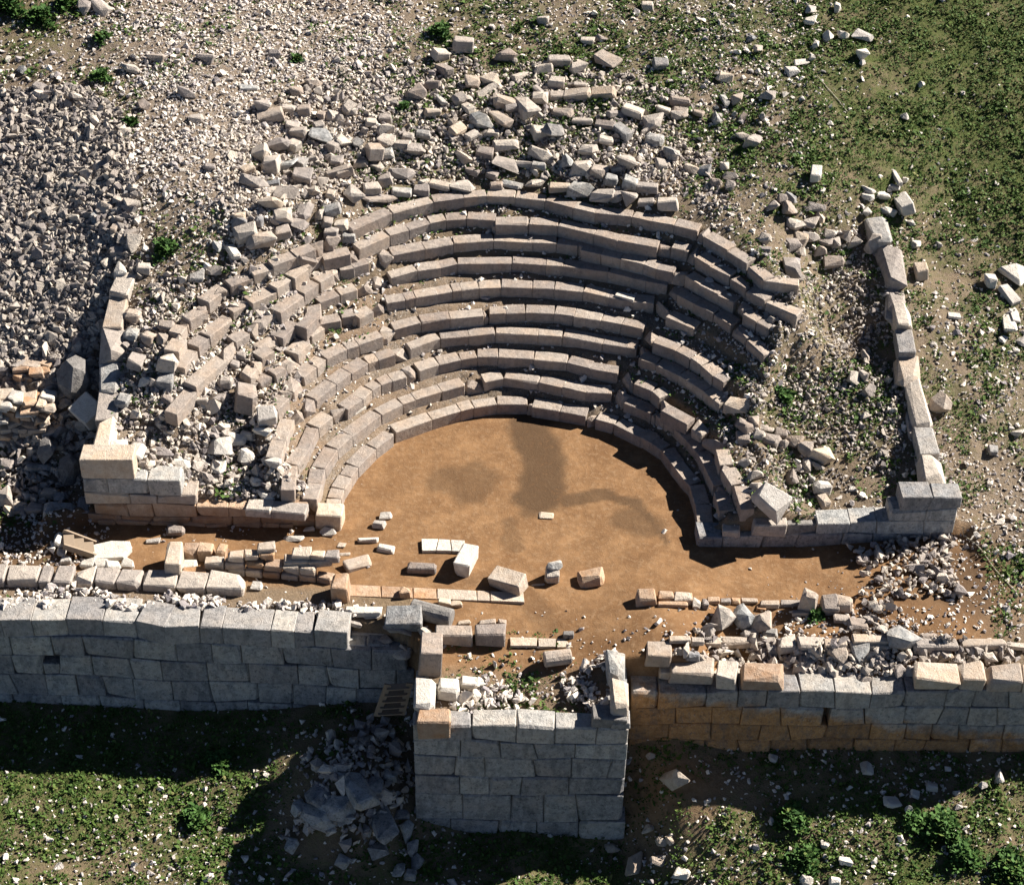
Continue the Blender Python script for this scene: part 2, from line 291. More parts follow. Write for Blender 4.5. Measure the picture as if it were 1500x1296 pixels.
def plan_seats():
    for i, ch in ROWS.items():
        pts = [None if p is None else U(p[0], p[1], row_z(i, p[0])) for p in ch]; segs = []
        for k in range(len(pts)-1):
            if pts[k] is not None and pts[k+1] is not None: segs.append((pts[k], pts[k+1], False))
            elif pts[k] is not None and k+2 < len(pts) and .12 < np.hypot(*(pts[k+2]-pts[k])[:2]) < 2.2: segs.append((pts[k], pts[k+2], True))
        for a, b, gap in segs:
            L = np.hypot(*(b-a)[:2]); n_ = max(1, int(round(L/(.62 if gap else 1.35))))
            for k in range(n_):
                p = a+(b-a)*k/n_; q = a+(b-a)*(k+1)/n_; m_ = (p+q)/2; d = (q-p)[:2]; l = np.hypot(*d); d = d/l
                out = np.array([-d[1], d[0]]); rad = m_[:2]-CEN; rad = rad/np.hypot(*rad)
                if out@rad < 0: out = -out
                if out@rad < .55:
                    out = rad; d = np.array([out[1], -out[0]]); l = max(.25, min(l, .5))
                th = math.degrees(math.atan2(m_[1]-CEN[1], m_[0]-CEN[0])) % 360
                ruin = (th > 138 and th < 260 and i >= 5) or (th < 48 and i >= 5)
                dep = R_.uniform(.42, .52) if not ruin else R_.uniform(.44, .54)
                hh = HROW+.06; drop = R_.uniform(0, .02) if not ruin else R_.uniform(0, .05); setb = R_.uniform(0, .015) if not ruin else R_.uniform(0, .04)
                if gap: dep *= R_.uniform(.6, .95); drop = R_.uniform(.02, .13); setb = R_.uniform(.02, .12)
                c = (m_[0]+out[0]*(dep/2+setb), m_[1]+out[1]*(dep/2+setb), m_[2]-hh/2-drop)
                ll = l+R_.uniform(.0, .012) if not ruin else l-R_.uniform(.0, .04)
                SEATS.append((i, c, ll*(.9 if gap else 1), dep, hh, math.atan2(d[1], d[0]), 2 if gap else 0 if not ruin else R_.choice((0, 0, 1)), .08 if gap else .012 if not ruin else .022, (m_, d, out, l, m_[2]-drop)))
plan_seats()
def carve():
    "bed each seat block: first lift the ground under it, then clear the ground in front of and over it"
    for step in (0, 1):
        for (i, c, ll, dep, hh, yaw, rg, tl, (m_, d, out, l, z)) in SEATS:
            i0 = np.searchsorted(gx, m_[0]-1.3-l/2); i1 = np.searchsorted(gx, m_[0]+1.3+l/2); j0 = np.searchsorted(gy, m_[1]-1.3-l/2); j1 = np.searchsorted(gy, m_[1]+1.3+l/2)
            X = XX[j0:j1, i0:i1]-m_[0]; Y = YY[j0:j1, i0:i1]-m_[1]; u = np.abs(X*d[0]+Y*d[1]); v = X*out[0]+Y*out[1]; Z = ZZ[j0:j1, i0:i1]
            ins = u < l/2+.12
            if step == 0:
                f_ = (u < l/2) & (v > .05) & (v < dep); Z[f_] = np.maximum(Z[f_], z-.46)
            else:
                cap = .27 if i >= 5 and m_[0] < -4.5 else .35
                f_ = ins & (v > -.36) & (v < .2); Z[f_] = np.minimum(Z[f_], z-cap)
                f_ = ins & (v >= .2) & (v < dep+.12); Z[f_] = np.minimum(Z[f_], z-.07)
carve()
def build_ground():
    ny, nx = XX.shape; me = bpy.data.meshes.new('ground')
    co = np.stack([XX, YY, ZZ], -1).reshape(-1, 3)
    idx = np.arange(ny*nx).reshape(ny, nx); q = np.stack([idx[:-1, :-1], idx[:-1, 1:], idx[1:, 1:], idx[1:, :-1]], -1).reshape(-1, 4)
    fill_mesh(me, co, q)
    r, th, rad, f, b_, o = zones(CX, CY)
    gr = sample(GR, XX, YY, ZZ); pb = sample(PB, XX, YY, ZZ)
    soil = f*(1-o)*(1-sstep(YY, -40, -41))
    soil = soil*(1-sstep(np.abs(XX), 13.6, 15.2))*np.where((XX < -3.2), 1-.85*sstep(-YY, 2.6, 3.1), 1.)*(1-.8*sstep(-YY, 5.6, 6.4))
    soil = np.maximum(soil, .75*o*np.exp(-(((XX-4.6)/1.6)**2+((YY+7.6)/.9)**2)))
    tread = (1-f)*(1-b_)*(1-o)*sstep(rad[7]-r, 0, 1)*sstep(th, 30, 60)*(1-sstep(th, 160, 178)); soil = np.maximum(soil, tread*.3*np.clip(lattice(XX, YY, .7, 5)*1.8-.5, 0, 1)); pb = np.maximum(pb, tread*.85)
    soil = np.where((f < .5) & (o < .5), np.minimum(soil, .5), soil)
    st = np.zeros_like(XX)
    def wp(l): return [tuple(U(a, b2_, 0)[:2]) for a, b2_ in l]
    for l, w_, k in ((g1(825,570, 865,700, 880,800, 850,900), .95, .8), (g1(820,940, 920,880), .5, .6), (g1(480,820, 580,860, 600,800), .9, .5), (g1(980,900, 1130,880, 1250,910, 1340,980, 1400,1080), .28, .7), (g1(1260,980, 1330,1010), .8, .55), (g1(740,1000, 770,1100), .4, .4), (i1(560,-10, 800,60, 900,190), .5, .3)):
        dd = seg_d(XX, YY, wp(l))+.35*(lattice(XX, YY, .5, 9)-.5); st = np.maximum(st, k*(1-sstep(dd, w_*.55, w_)))
    dk = np.maximum(np.exp(-(((XX+16.2)/2.3)**2+((YY+1.0)/1.6)**2)), np.exp(-(((XX-13.6)/1.6)**2+((YY+2.2)/1.6)**2)))
    soil = np.maximum(soil, .9*np.clip(dk*1.6, 0, 1)*(1-o)); st = np.maximum(st, .75*np.clip(dk*1.5, 0, 1))
    for k, v in (('grass', gr*(1-soil)), ('pebble', pb*(1-.75*o)), ('soil', np.clip(soil, 0, 1)), ('stain', st)):
        a = me.attributes.new(k, 'FLOAT', 'POINT'); a.data.foreach_set('value', v.ravel().astype(np.float32))
    me.polygons.foreach_set('use_smooth', np.ones(len(me.polygons), bool))
    me.materials.append(MAT['ground']); ob = bpy.data.objects.new('ground', me); COL.objects.link(ob); ob['kind'] = 'structure'
def fill_mesh(me, co, faces):
    k = faces.shape[1]; me.vertices.add(len(co)); me.vertices.foreach_set('co', co.astype(np.float32).ravel())
    me.loops.add(faces.size); me.loops.foreach_set('vertex_index', faces.astype(np.int32).ravel())
    me.polygons.add(len(faces)); me.polygons.foreach_set('loop_start', np.arange(0, faces.size, k, dtype=np.int32)); me.polygons.foreach_set('loop_total', np.full(len(faces), k, np.int32))
    me.update(calc_edges=True)
build_ground()
# ------------------------------------------------------------------ object helpers
def tag(o, label=None, cat=None, group=None, kind=None):
    for k, v in (('label', label), ('category', cat), ('group', group), ('kind', kind)):
        if v: o[k] = v
    return o
def thing(name, loc, label, cat, group=None):
    o = bpy.data.objects.new(name, None); COL.objects.link(o); o.location = loc; o.empty_display_size = .2
    return tag(o, label, cat, group)
def link(name, me, mat, parent=None, loc=(0, 0, 0), rot=(0, 0, 0), scale=(1, 1, 1)):
    o = bpy.data.objects.new(name, me); COL.objects.link(o)
    if not me.materials: me.materials.append(None)
    o.material_slots[0].link = 'OBJECT'; o.material_slots[0].material = MAT[mat]
    o.rotation_euler = rot; o.scale = scale
    if parent: o.parent = parent; o.location = Vector(loc)-parent.location
    else: o.location = loc
    return o
def hull(name, pts):
    bm = bmesh.new(); vs = [bm.verts.new(p) for p in pts]
    g = bmesh.ops.convex_hull(bm, input=vs)
    for v in [v for v in bm.verts if not v.link_faces]: bm.verts.remove(v)
    bmesh.ops.recalc_face_normals(bm, faces=bm.faces)
    me = bpy.data.meshes.new(name); bm.to_mesh(me); bm.free(); return me
CACHE = {}
def block_mesh(l, w, h, rough):
    "chamfered ashlar with worn, uneven corners; rough 0 dressed .. 1 heavily worn .. 2 broken"
    q = lambda v: max(.08, round(v/.12)*.12)
    key = (q(l), q(w), q(h), rough, R_.randrange(4))
    if key not in CACHE:
        a, b, c = key[:3]; mn = min(a, b, c); pts = []
        bev = (.018, .038, .055)[rough]; jit = (.008, .04, .11)[rough]*min(1, mn/.35)
        for sx in (-1, 1):
            for sy in (-1, 1):
                for sz in (-1, 1):
                    k = bev*R_.uniform(.5, 1.5)*min(1, mn/.3)*(R_.uniform(2, 3.6) if R_.random() < (.10, .2, .35)[rough] else 1)
                    k = min(k, mn*.42)
                    jx, jy, jz = (R_.uniform(-jit, jit) for _ in range(3))
                    if rough == 2: jx *= 1+a; jy *= 1+b*.5
                    p = Vector((sx*a/2+jx, sy*b/2+jy, sz*c/2+jz))
                    pts += [p-Vector((0, sy*k, sz*k*R_.uniform(.6, 1.2))), p-Vector((sx*k, 0, sz*k*R_.uniform(.6, 1.2))), p-Vector((sx*k*R_.uniform(.7, 1.3), sy*k, 0))]
        CACHE[key] = hull('block', pts)
    return CACHE[key], (l/key[0], w/key[1], h/key[2])
def boulder_mesh(seed, n_=22):
    r = np.random.default_rng(seed); v = r.normal(size=(n_, 3)); v /= np.linalg.norm(v, axis=1)[:, None]; v *= r.uniform(.42, .55, (n_, 1)); return hull('boulder', v.tolist())
BOULD = [boulder_mesh(s) for s in range(10)]
def block(name, c, l, w, h, yaw, mat, parent=None, rough=1, tilt=.02):
    me, s = block_mesh(l, w, h, rough)
    t = lambda: R_.uniform(-tilt, tilt)
    return link(name, me, mat, parent, c, (t(), t(), yaw+R_.choice((0, math.pi))), s)
# ------------------------------------------------------------------ seat rows
ORD = ['', 'lowest', 'second', 'third', 'fourth', 'fifth', 'sixth', 'seventh', 'eighth', 'ninth', 'tenth']
rowobj = {}
for i in ROWS:
    lab = {1: 'lowest curved row of grey limestone seats bounding the earth orchestra', 10: 'topmost long curved row of limestone seats below the tumbled blocks'}.get(i, '%s curved limestone seat row counted up from the orchestra floor' % ORD[i])
    rowobj[i] = thing('seat_row', (CEN[0], 5.6+.7*i, i*HROW-HROW), lab, 'seat row', 'curved seat rows')
for (i, c, l, dep, hh, yaw, rough, tl, _) in SEATS:
    block('seat_block', c, l, dep, hh, yaw, 'seat', rowobj[i], rough, tl)
# ------------------------------------------------------------------ walls of coursed blocks
def wall(name, label, cat, A, B, courses, depth=.6, mat='wall', lens=(.9, 1.5), rough=0, core=None, group=None, mats=None, tilt=.006, parent=None, holes=()):
    "A, B: front face line on plan; courses: (z0, z1, s0, s1) with s in metres along the line"
    A = np.array(A[:2], float); B = np.array(B[:2], float); d = B-A; LL = np.hypot(*d); d /= LL; nrm = np.array([-d[1], d[0]])
    if nrm[1] < 0 and abs(nrm[1]) > .3: nrm = -nrm
    if name == 'tower_side_left': nrm = np.array([1., 0])
    t = parent or thing(name, (A[0]+d[0]*LL/2, A[1]+d[1]*LL/2, courses[0][0]), label, cat, group)
    yaw = math.atan2(d[1], d[0])
    for k, (z0, z1, s0, s1) in enumerate(courses):
        s = s0; sl0 = 0.
        wv = lambda q, zz: zz+.045*math.sin(q*1.1+zz*7)+.02*math.sin(q*2.7+zz*3) if (k > 0 or zz > z0) else zz
        while s < s1-.05:
            l = R_.uniform(*lens)
            if s1-(s+l) < lens[0]*.6: l = s1-s
            if l > lens[1]*1.35: l /= 2
            for hs, hw, hz in holes:
                if z0 < hz < z1 and s < hs-hw/2+.3 and s+l > hs-hw/2-.35:
                    if s >= hs-hw/2-.01: s += hw; l = max(l, .6)
                    else: l = hs-hw/2-s
            last = s+l > s1-.06; sl1 = 0. if last else R_.choice((0, R_.uniform(-.06, .06), R_.uniform(-.16, .16)))
            dep = depth*R_.uniform(.92, 1.05); pr = R_.uniform(-.02, .02); mt = mats(s+l/2, (z0+z1)/2) if mats else mat
            zc = (z0+z1)/2; sc = s+l/2; g_ = R_.uniform(.002, .014); v = []
            for sx, slant in ((-1, sl0), (1, sl1)):
                for top in (-1, 1):
                    ss = (s if sx < 0 else s+l)+slant*top*.5-sx*g_
                    zz = wv(ss, z1 if top > 0 else z0)-top*R_.uniform(.003, .008)
                    for fr in (0, 1):
                        bv = R_.uniform(.012, .032)*(R_.uniform(2, 4.5) if R_.random() < .28 else 1)*(1+rough)
                        yo = (pr+R_.uniform(-.008, .008)) if fr == 0 else dep
                        sy = -1 if fr == 0 else 1
                        v += [(ss-sc-sx*bv, yo-dep/2, zz-zc-top*bv), (ss-sc, yo-sy*bv-dep/2, zz-zc-top*bv), (ss-sc-sx*bv, yo-sy*bv-dep/2, zz-zc)]
            if d[0]*nrm[1]-d[1]*nrm[0] < 0: v = [(a_, -b_, c_) for a_, b_, c_ in v]
            c2_ = A+d*sc+nrm*(dep/2)
            link('block', hull('block', v), mt, t, (c2_[0], c2_[1], zc), (0, 0, yaw))
            s += l; sl0 = sl1
    if core:
        for (z0, z1, s0, s1, d0, d1) in core:
            c2_ = A+d*(s0+s1)/2+nrm*(d0+d1)/2
            block('rubble_core', (c2_[0], c2_[1], (z0+z1)/2), s1-s0, d1-d0, z1-z0, yaw, 'loose', t, 0, 0)
    return t
def px_cap(parent, pts, z, dep, h, mat, rough=1, tilt=.02, name='block', gap=.02, dz=.03):
    "blocks whose front top edges were traced joint by joint at height z"
    P = [None if p is None else U(p[0], p[1], z) for p in pts]
    for a, b in zip(P[:-1], P[1:]):
        if a is None or b is None: continue
        m_ = (a+b)/2; d = (b-a)[:2]; l = np.hypot(*d); d = d/l; out = np.array([-d[1], d[0]])
        if out[1] < 0: out = -out
        dd = dep*R_.uniform(.9, 1.1)
        block(name, (m_[0]+out[0]*dd/2, m_[1]+out[1]*dd/2, z-h/2-R_.uniform(0, dz)), l-gap, dd, h, math.atan2(d[1], d[0]), mat, parent, rough, tilt)
# city wall, left of the tower
A = U(-60, 903, .3); B = U(512, 926, .3)
LA = np.hypot(*(B-A)[:2])
def lw(s, z): return 'wall'
cwl = wall('city_wall', 'long grey city wall of large squared blocks left of the tower', 'wall', A, B, [(-3.95,-3.0,0,LA+1.0),(-3.0,-2.1,0,LA+1.95),(-2.1,-1.25,0,LA+1.9),(-1.25,-.42,0,LA+1.7)], depth=.75, lens=(.85, 1.55), rough=0, core=[(-3.9,-.35,.1,LA+1.2,.6,1.5)], mats=lw, holes=[(122/572*LA, .5, -1.7)])
hp = A[:2]+(B-A)[:2]/LA*(122/572*LA); block('block', (hp[0], hp[1]+.34, -1.86), .5, .6, .46, 0, 'wall', cwl, 0, .01)
px_cap(cwl, [(-60,902)]+f1(0,172, 130,172, 278,172, 430,176, 572,182, 690,205, 838,200, 935,205, 1140,215, 1240,222, 1325,218, 1465,228), .3, .95, .74, 'capstone', 0, .02, gap=.004, dz=.09)
px_cap(cwl, i1(55,282, 128,285, 240,292), -.40, .8, .3, 'wall', 1, .03)
# city wall, right of the tower: lower courses stained orange by the soil
A = U(925, 1013, -.5); B = U(1560, 1013, -.5); LA = np.hypot(*(B-A)[:2]); off = A[0]
def rw(s, z): return 'banded'
cwr = wall('city_wall', 'grey city wall right of the tower with orange stained lower courses', 'wall', A, B, [(-4.2,-3.3,0,LA),(-3.3,-2.62,0,LA),(-2.62,-1.95,0,LA),(-1.95,-1.2,0,LA),(-1.2,-.5,0,LA)], depth=.8, lens=(.8, 1.5), core=[(-4.1,-.62,.1,LA-.1,.75,1.3)], mats=rw, holes=[(291/635*LA, .2, -1.5)])
px_cap(cwr, h1(5,400, 190,410), .0, .75, .48, 'pale', 1, .03)
px_cap(cwr, h1(200,415, 285,425), .0, .7, .48, 'loose', 1, .05)
px_cap(cwr, h1(305,430, 490,435), -.02, .75, .5, 'rose', 1, .03)
px_cap(cwr, i1(1312,325, 1425,332), .42, .65, .48, 'pale', 1, .02)
px_cap(cwr, i1(1370,395, 1500,400), -.12, .6, .38, 'pale', 1, .02)
px_cap(cwr, h1(1040,425, 1230,440)+G+h1(1232,425, 1338,430)+G+h1(1345,435, 1500,440, 1660,440), .0, .75, .5, 'pale', 1, .03)
# tower standing out in front of the wall
TA = U(605, 1066, -.2); TB = U(921, 1063, -.2); TL = TB[0]-TA[0]; ty = (TA[1]+TB[1])/2
tw = wall('tower', 'square grey limestone tower projecting in front of the city wall', 'tower', (TA[0], ty), (TB[0], ty), [(-5.5,-4.4,-.12,TL+.12),(-4.4,-3.2,0,TL),(-3.2,-2.4,0,TL),(-2.4,-1.55,0,TL),(-1.55,-.88,0,TL),(-.88,-.2,.55,TL)], depth=.65, lens=(.75, 1.45), mats=lambda s_, z_: 'capstone' if z_ > -.8 else 'wall')
def px_side(x, y0, y1, courses, mat, parent, sgn):
    # side wall running back from the front corner; the blocks face outwards along x
    for (z0, z1, s0, s1) in courses:
        s = s0
        while s < s1-.05:
            l = R_.uniform(.7, 1.3)
            if s1-(s+l) < .5: l = s1-s
            w_ = .62*R_.uniform(.95, 1.05)
            block('block', (x+sgn*(w_/2-R_.uniform(0, .02)), y0+s+l/2, (z0+z1)/2), w_, l-.015, z1-z0-.01, 0, mat, parent, 0, .006); s += l
SD = 2.6
px_side(TB[0], ty+.68, 0, [(-5.5,-4.4,-.6,SD-.4),(-4.4,-3.2,0,SD-.4),(-3.2,-2.4,0,SD-.3),(-2.4,-1.55,0,SD-.3),(-1.55,-.88,0,SD-.2),(-.88,-.2,0,SD-.1)], 'wall', tw, -1)
px_side(TA[0], ty+.68, 0, [(-4.35,-3.2,0,SD-.3),(-3.2,-2.4,0,SD-.3),(-2.4,-1.55,0,SD-.3),(-1.55,-.88,0,1.7),(-.88,-.2,0,1.5)], 'wall', tw, 1)
block('rubble_core', (TA[0]+TL/2, ty+1.65, -2.8), TL-1.3, 2.2, 4.2, 0, 'loose', tw, 0, 0)
# parapet blocks standing on the tower's rim
def fixed(name, px, py, z, l, w_, h, yaw, mat, parent=None, rough=1, tilt=.03):
    "block whose top centre shows at this pixel, top at height z"
    c = U(px, py, z); return block(name, (c[0], c[1], z-h/2), l, w_, h, yaw, mat, parent, rough, tilt)
fixed('parapet_block', 622, 1012, .32, .58, 1.15, .52, 0, 'white', tw, 1, .02)
fixed('parapet_block', 636, 1048, .18, .95, .55, .72, 0, 'rose', tw, 1, .02)
fixed('parapet_block', 908, 1012, .62, .55, 1.15, .60, 0, 'pale', tw, 1, .02)
fixed('parapet_block', 902, 968, .62, .5, .85, .75, 0, 'wall', tw, 1, .02)
fixed('parapet_block', 893, 1042, .22, 1.0, .62, .42, 0, 'dark', tw, 1, .02)
fixed('parapet_block', 910, 1047, .1, .52, .6, .3, 0, 'wall', tw, 1, .02)
for s, l, m_ in ((.0,.62,'wall'),):
    block('block', (TA[0]+.30, ty+.33, -.54), .6, .62, .68, 0, 'wall', tw, 0, .01)
# retaining wall, left wing
A = U(130, 764, 0); B = U(500, 772, 0)
def la(px): return np.interp(px, [130, 500], [0, np.hypot(*(B-A)[:2])])
def lm(s, z): return 'rose' if z < .75 else ('pale' if z < 1.25 or z > 1.85 else 'wall')
awl = wall('retaining_wall', 'stepped retaining wall of pale rose blocks left of the orchestra', 'wall', A, B, [(-.15,.30,.0,la(462)),(.30,.78,.25,la(452)),(.78,1.22,0,la(292)),(1.22,1.82,0,la(272)),(1.82,2.62,0,la(208))], depth=.75, lens=(.75, 1.5), mats=lm)
wall(None, None, None, (A[0], A[1]-.1), (B[0], B[1]-.1), [(-.2,.10,.3,la(430))], depth=.4, lens=(.4, 1.1), mat='rose', rough=1, parent=awl)
px_cap(awl, e1(1328,965, 1440,970), .62, .6, .85, 'pale', 1, .01)
px_cap(awl, e1(1030,935, 1140,948)+G+e1(1142,945, 1290,955), .86, .5, .3, 'loose', 1, .02)
# retaining wall, right wing
A = U(1020, 803, 0); B = U(1392, 797, 0); LR = np.hypot(*(B-A)[:2])
def ra(px): return np.interp(px, [1020, 1392], [0, LR])
awr = wall('retaining_wall', 'grey retaining wall right of the orchestra with high corner', 'wall', A, B, [(-.15,.5,0,LR),(.5,1.0,ra(1192),LR),(1.0,1.5,ra(1295),LR),(1.5,2.02,ra(1308),LR+.08)], depth=.72, lens=(.8, 1.5), mat='wall')
px_cap(awr, d2(356,1000, 498,1005), 1.0, .62, .5, 'loose', 1, .02)
px_cap(awr, d2(500,1010, 625,1000), .85, .6, .55, 'dark', 1, .06)
px_cap(awr, d2(225,1030, 305,1035), .68, .4, .25, 'loose', 1, .02)
def side_wall(name, label, trace, w_, mats, sgn, h=.62, under=True):
    "wall running up the slope, outer top edge traced as (px, py, z)"
    P = [U(*q) for q in trace]; t = thing(name, P[0]-np.array([0, 0, 1.2]), label, 'wall')
    for a, b in zip(P[:-1], P[1:]):
        L = np.hypot(*(b-a)[:2]); n_ = max(1, int(round(L/R_.uniform(.8, 1.5))))
        for k in range(n_):
            p = a+(b-a)*k/n_; q = a+(b-a)*(k+1)/n_; m_ = (p+q)/2; d = (q-p)[:2]; l = np.hypot(*d); yaw = math.atan2(d[1], d[0])
            ww = w_*R_.uniform(.85, 1.12); nrm = np.array([sgn, 0])
            dz = R_.uniform(-.22, .06); pitch = -math.atan2(q[2]-p[2], l)*R_.uniform(.3, 1.)
            me_, sc_ = block_mesh(l+.02, ww, h, R_.choice((0, 1, 2, 2)) if sgn < 0 else R_.choice((1, 2)))
            link('block', me_, R_.choice(mats), t, (m_[0]+nrm[0]*ww/2+R_.uniform(-.09, .05)*-sgn, m_[1], m_[2]-h/2+dz), (R_.uniform(-.04, .04), pitch, yaw), sc_)
            if under:
                for lev in (1, 2):
                    block('block', (m_[0]+nrm[0]*ww/2+R_.uniform(-.03, .03), m_[1]+R_.uniform(-.1, .1), m_[2]-h*(lev+.5)-.02), l-.03, ww*1.02, h, yaw, R_.choice(mats), t, 1, .01)
    return t
side_wall('side_wall', 'uneven wall of worn blocks climbing beside the grey scree', [(135,655,2.5),(143,560,2.95),(150,480,3.6),(158,430,4.05),(172,390,4.45)], .75, ['wall', 'loose', 'pale', 'loose'], 1, .6)
side_wall('side_wall', 'long pale wall climbing the grassy slope right of the seating', [(1388,705,1.9),(1368,620,2.25),(1352,550,2.6),(1340,480,3.0),(1328,410,3.5),(1312,350,4.0),(1302,318,4.2)], .66, ['pale', 'loose', 'capstone', 'loose'], -1, .55)
# ------------------------------------------------------------------ loose stones
def ground_hit(px, py, up):
    z = 0.
    for _ in range(14):
        p = U(px, py, z); zn = float(gz(p[0], p[1]))+up; z = z*.4+zn*.6
    p = U(px, py, z); return p, z-up
def loose(pts, ext, label, group=None, mat='loose', rough=2, name='fallen_block', cat='stone', hf=.6, sink=.12, tilt=.12, s_=M_, zadd=0., bould=False):
    (x0, y0), (x1, y1) = pts; p = ground_hit((x0+x1)/2, (y0+y1)/2, .2)[0]; e = ext/s_/(FPX/float((p-CAM)@Fw))
    if rough == 2 and name in ('fallen_block',) and R_.random() < .6: rough = 1
    e *= 1.22 if rough == 2 else 1.08
    if name == 'fallen_block' and ext > 15: e *= 1.12; hf *= 1.1; tilt *= 2
    h = e*hf*1.05; dep = e*.9
    p, g_ = ground_hit((x0+x1)/2, (y0+y1)/2, h*.45+zadd)
    g_ += zadd
    a = U(x0, y0, p[2]); b = U(x1, y1, p[2]); d = (b-a)[:2]; l = max(.16, np.hypot(*d))*(1.12 if rough == 2 else 1.0)
    if l < dep*.6: dep = l*1.2
    zc = g_+h/2-sink*h
    if bould:
        return tag(link(name, R_.choice(BOULD), mat, None, (p[0], p[1], g_+h*.42), (R_.uniform(0, 6), R_.uniform(0, .5), math.atan2(d[1], d[0])), (l*1.05, dep*1.15, h*1.5)), label, cat, group)
    return tag(block(name, (p[0], p[1], zc), l, dep, h, math.atan2(d[1], d[0]), mat, None, rough, tilt), label, cat, group)
TONE = {'loose': 'buff', 'seat': 'brownish', 'pale': 'cream', 'wall': 'grey', 'white': 'whitish', 'rose': 'rose', 'dark': 'dark'}
def many(cr, txt, label, group, **kw):
    before = set(bpy.data.objects); many_(cr, txt, label, group, **kw)
    obs = [o for o in bpy.data.objects if o not in before]
    if len(obs) < 2: return
    P = np.array([proj(np.array(o.matrix_basis.translation)) for o in obs]); nx_ = 5 if len(obs) > 60 else 3 if len(obs) > 12 else 2
    px, py = P[:, 0], P[:, 1]; size = np.array([o.dimensions.x*o.dimensions.y*o.dimensions.z for o in obs])
    qx = np.argsort(np.argsort(px))*nx_//len(obs); ny_ = 4 if len(obs) > 60 else 3 if len(obs) > 20 else 2 if len(obs) > 5 else 1
    side = {5: ['far left', 'left', 'middle', 'right', 'far right'], 3: ['left', 'middle', 'right'], 2: ['left', 'right']}[nx_]
    lev = {4: ['topmost', 'upper', 'lower', 'lowest'], 3: ['upper', 'middle', 'lower'], 2: ['upper', 'lower'], 1: ['']}[ny_]
    qy = np.argsort(np.argsort(py))*ny_//len(obs); cells = {}
    for k, o in enumerate(obs): cells.setdefault((qx[k], qy[k]), []).append(k)
    for (a, b), ks in cells.items():
        ks = sorted(ks, key=lambda k: -size[k])
        for n_, k in enumerate(ks):
            o = obs[k]; rank = '' if len(ks) == 1 else ('largest' if n_ == 0 else 'smallest' if n_ == len(ks)-1 else ['', 'second largest', 'third largest', 'fourth largest', 'fifth largest', 'sixth largest', 'seventh largest', 'eighth largest'][min(n_, 7)])
            tone = TONE[o['tone']] if not any(q in label for q in ('white', 'pale', 'grey', 'buff', 'cream')) else ''
            w_ = [rank, tone, label+',', lev[b], side[a]]; del o['tone']
            o['label'] = ' '.join(q for q in w_ if q)
def many_(cr, txt, label, group, **kw):
    for row_ in txt.split(';'):
        v = [float(q) for q in row_.split()]
        if len(v) < 5: continue
        mt = kw.get('mat') or R_.choices(['loose', 'seat', 'pale', 'wall'], [6, 3, 1.2, 1.5])[0]
        k2 = {k: v_ for k, v_ in kw.items() if k != 'mat'}; k2['name'] = 'fallen_slab' if 'slab' in label and 'flat slab' not in label else 'stone_fragment' if 'fragment' in label else 'fallen_block' if 'jumble above' in label or 'block' in label.split(' and ')[0] and 'between block' not in label else 'loose_stone'
        ob_ = loose(cr(*v[:4]), v[4], label, group, mat=mt, **k2); ob_['tone'] = mt
J = 'tumbled block in the jumble above the seating'; JG = 'tumbled blocks above the seating'
many(b2, '500 185 585 185 60;415 235 480 220 45;440 275 485 310 40;330 400 375 375 50;385 355 440 360 30;50 435 80 475 30;205 430 270 425 22;680 240 755 235 40;900 255 995 255 45;995 290 1060 275 45;850 290 915 290 30;905 345 970 350 45;750 335 810 310 30;1345 270 1405 270 45;1035 170 1095 175 30;1100 160 1140 160 25;860 80 905 85 35;1295 25 1345 25 35;905 405 970 400 35;970 395 1085 400 45;1085 390 1185 395 50;1010 360 1065 360 25;550 350 615 345 50;640 340 680 325 45;600 400 680 365 30;500 420 545 405 50;545 440 580 470 35;680 430 775 430 40;720 460 775 455 35;780 425 830 480 45;835 410 900 415 50;840 370 880 390 30;665 475 735 535 45;600 485 640 520 45;495 560 545 535 45;560 580 605 560 35;640 560 695 565 35;380 475 450 470 35;435 400 465 440 25;915 470 1000 480 30;1005 505 1090 515 30;835 560 895 555 50;895 560 970 560 50;1100 520 1185 535 35;1185 530 1250 580 45;1150 490 1220 470 30;1215 460 1300 480 50;1315 520 1385 520 45;1360 460 1420 470 35;1425 475 1480 480 35;1425 430 1485 430 35;1310 580 1390 590 45;1030 625 1110 640 45;1110 590 1175 595 40;670 610 775 610 45;600 640 670 650 45;830 640 900 665 40;680 690 760 690 40;765 690 830 690 30;830 700 890 700 35;960 670 1000 670 50;1005 710 1080 710 45;1080 720 1155 730 50;1195 680 1265 690 50;1165 715 1210 710 25;1145 755 1195 760 45;1215 765 1280 775 50;1275 785 1365 795 40;1415 650 1455 655 50;1360 695 1395 695 35;820 770 880 775 40;655 785 710 785 35;905 790 1000 790 45;1005 800 1095 800 45;1095 815 1165 820 50;1165 825 1215 830 50;1220 830 1275 840 50;1280 850 1350 855 30;1360 855 1450 860 55;500 785 580 790 40;400 775 490 785 40;330 800 400 800 45;240 810 325 810 35;190 650 250 650 40;255 605 320 615 40;305 630 375 640 45;340 565 405 570 40;195 540 240 545 50;205 590 245 600 40;185 500 240 500 35;285 575 335 580 35;235 735 320 735 40;185 760 240 755 45;160 700 205 715 30;80 690 140 690 35;0 730 75 715 50;120 800 190 790 45;125 845 240 830 30;60 800 100 830 45;5 590 60 600 40;75 590 100 610 30;130 520 180 515 35;490 520 520 510 35;560 715 610 735 30;520 650 570 670 35;640 730 690 740 35;700 770 790 790 30;870 745 900 750 30', J, JG)
loose(b2(1120,240, 1200,265), 60, 'broad flat pale slab lying tilted high above the seating', mat='seat', hf=.35, tilt=.1)
loose(b2(150,600, 178,668), 60, 'long slab standing on edge among the tumbled blocks', mat='seat', rough=1, tilt=.15)
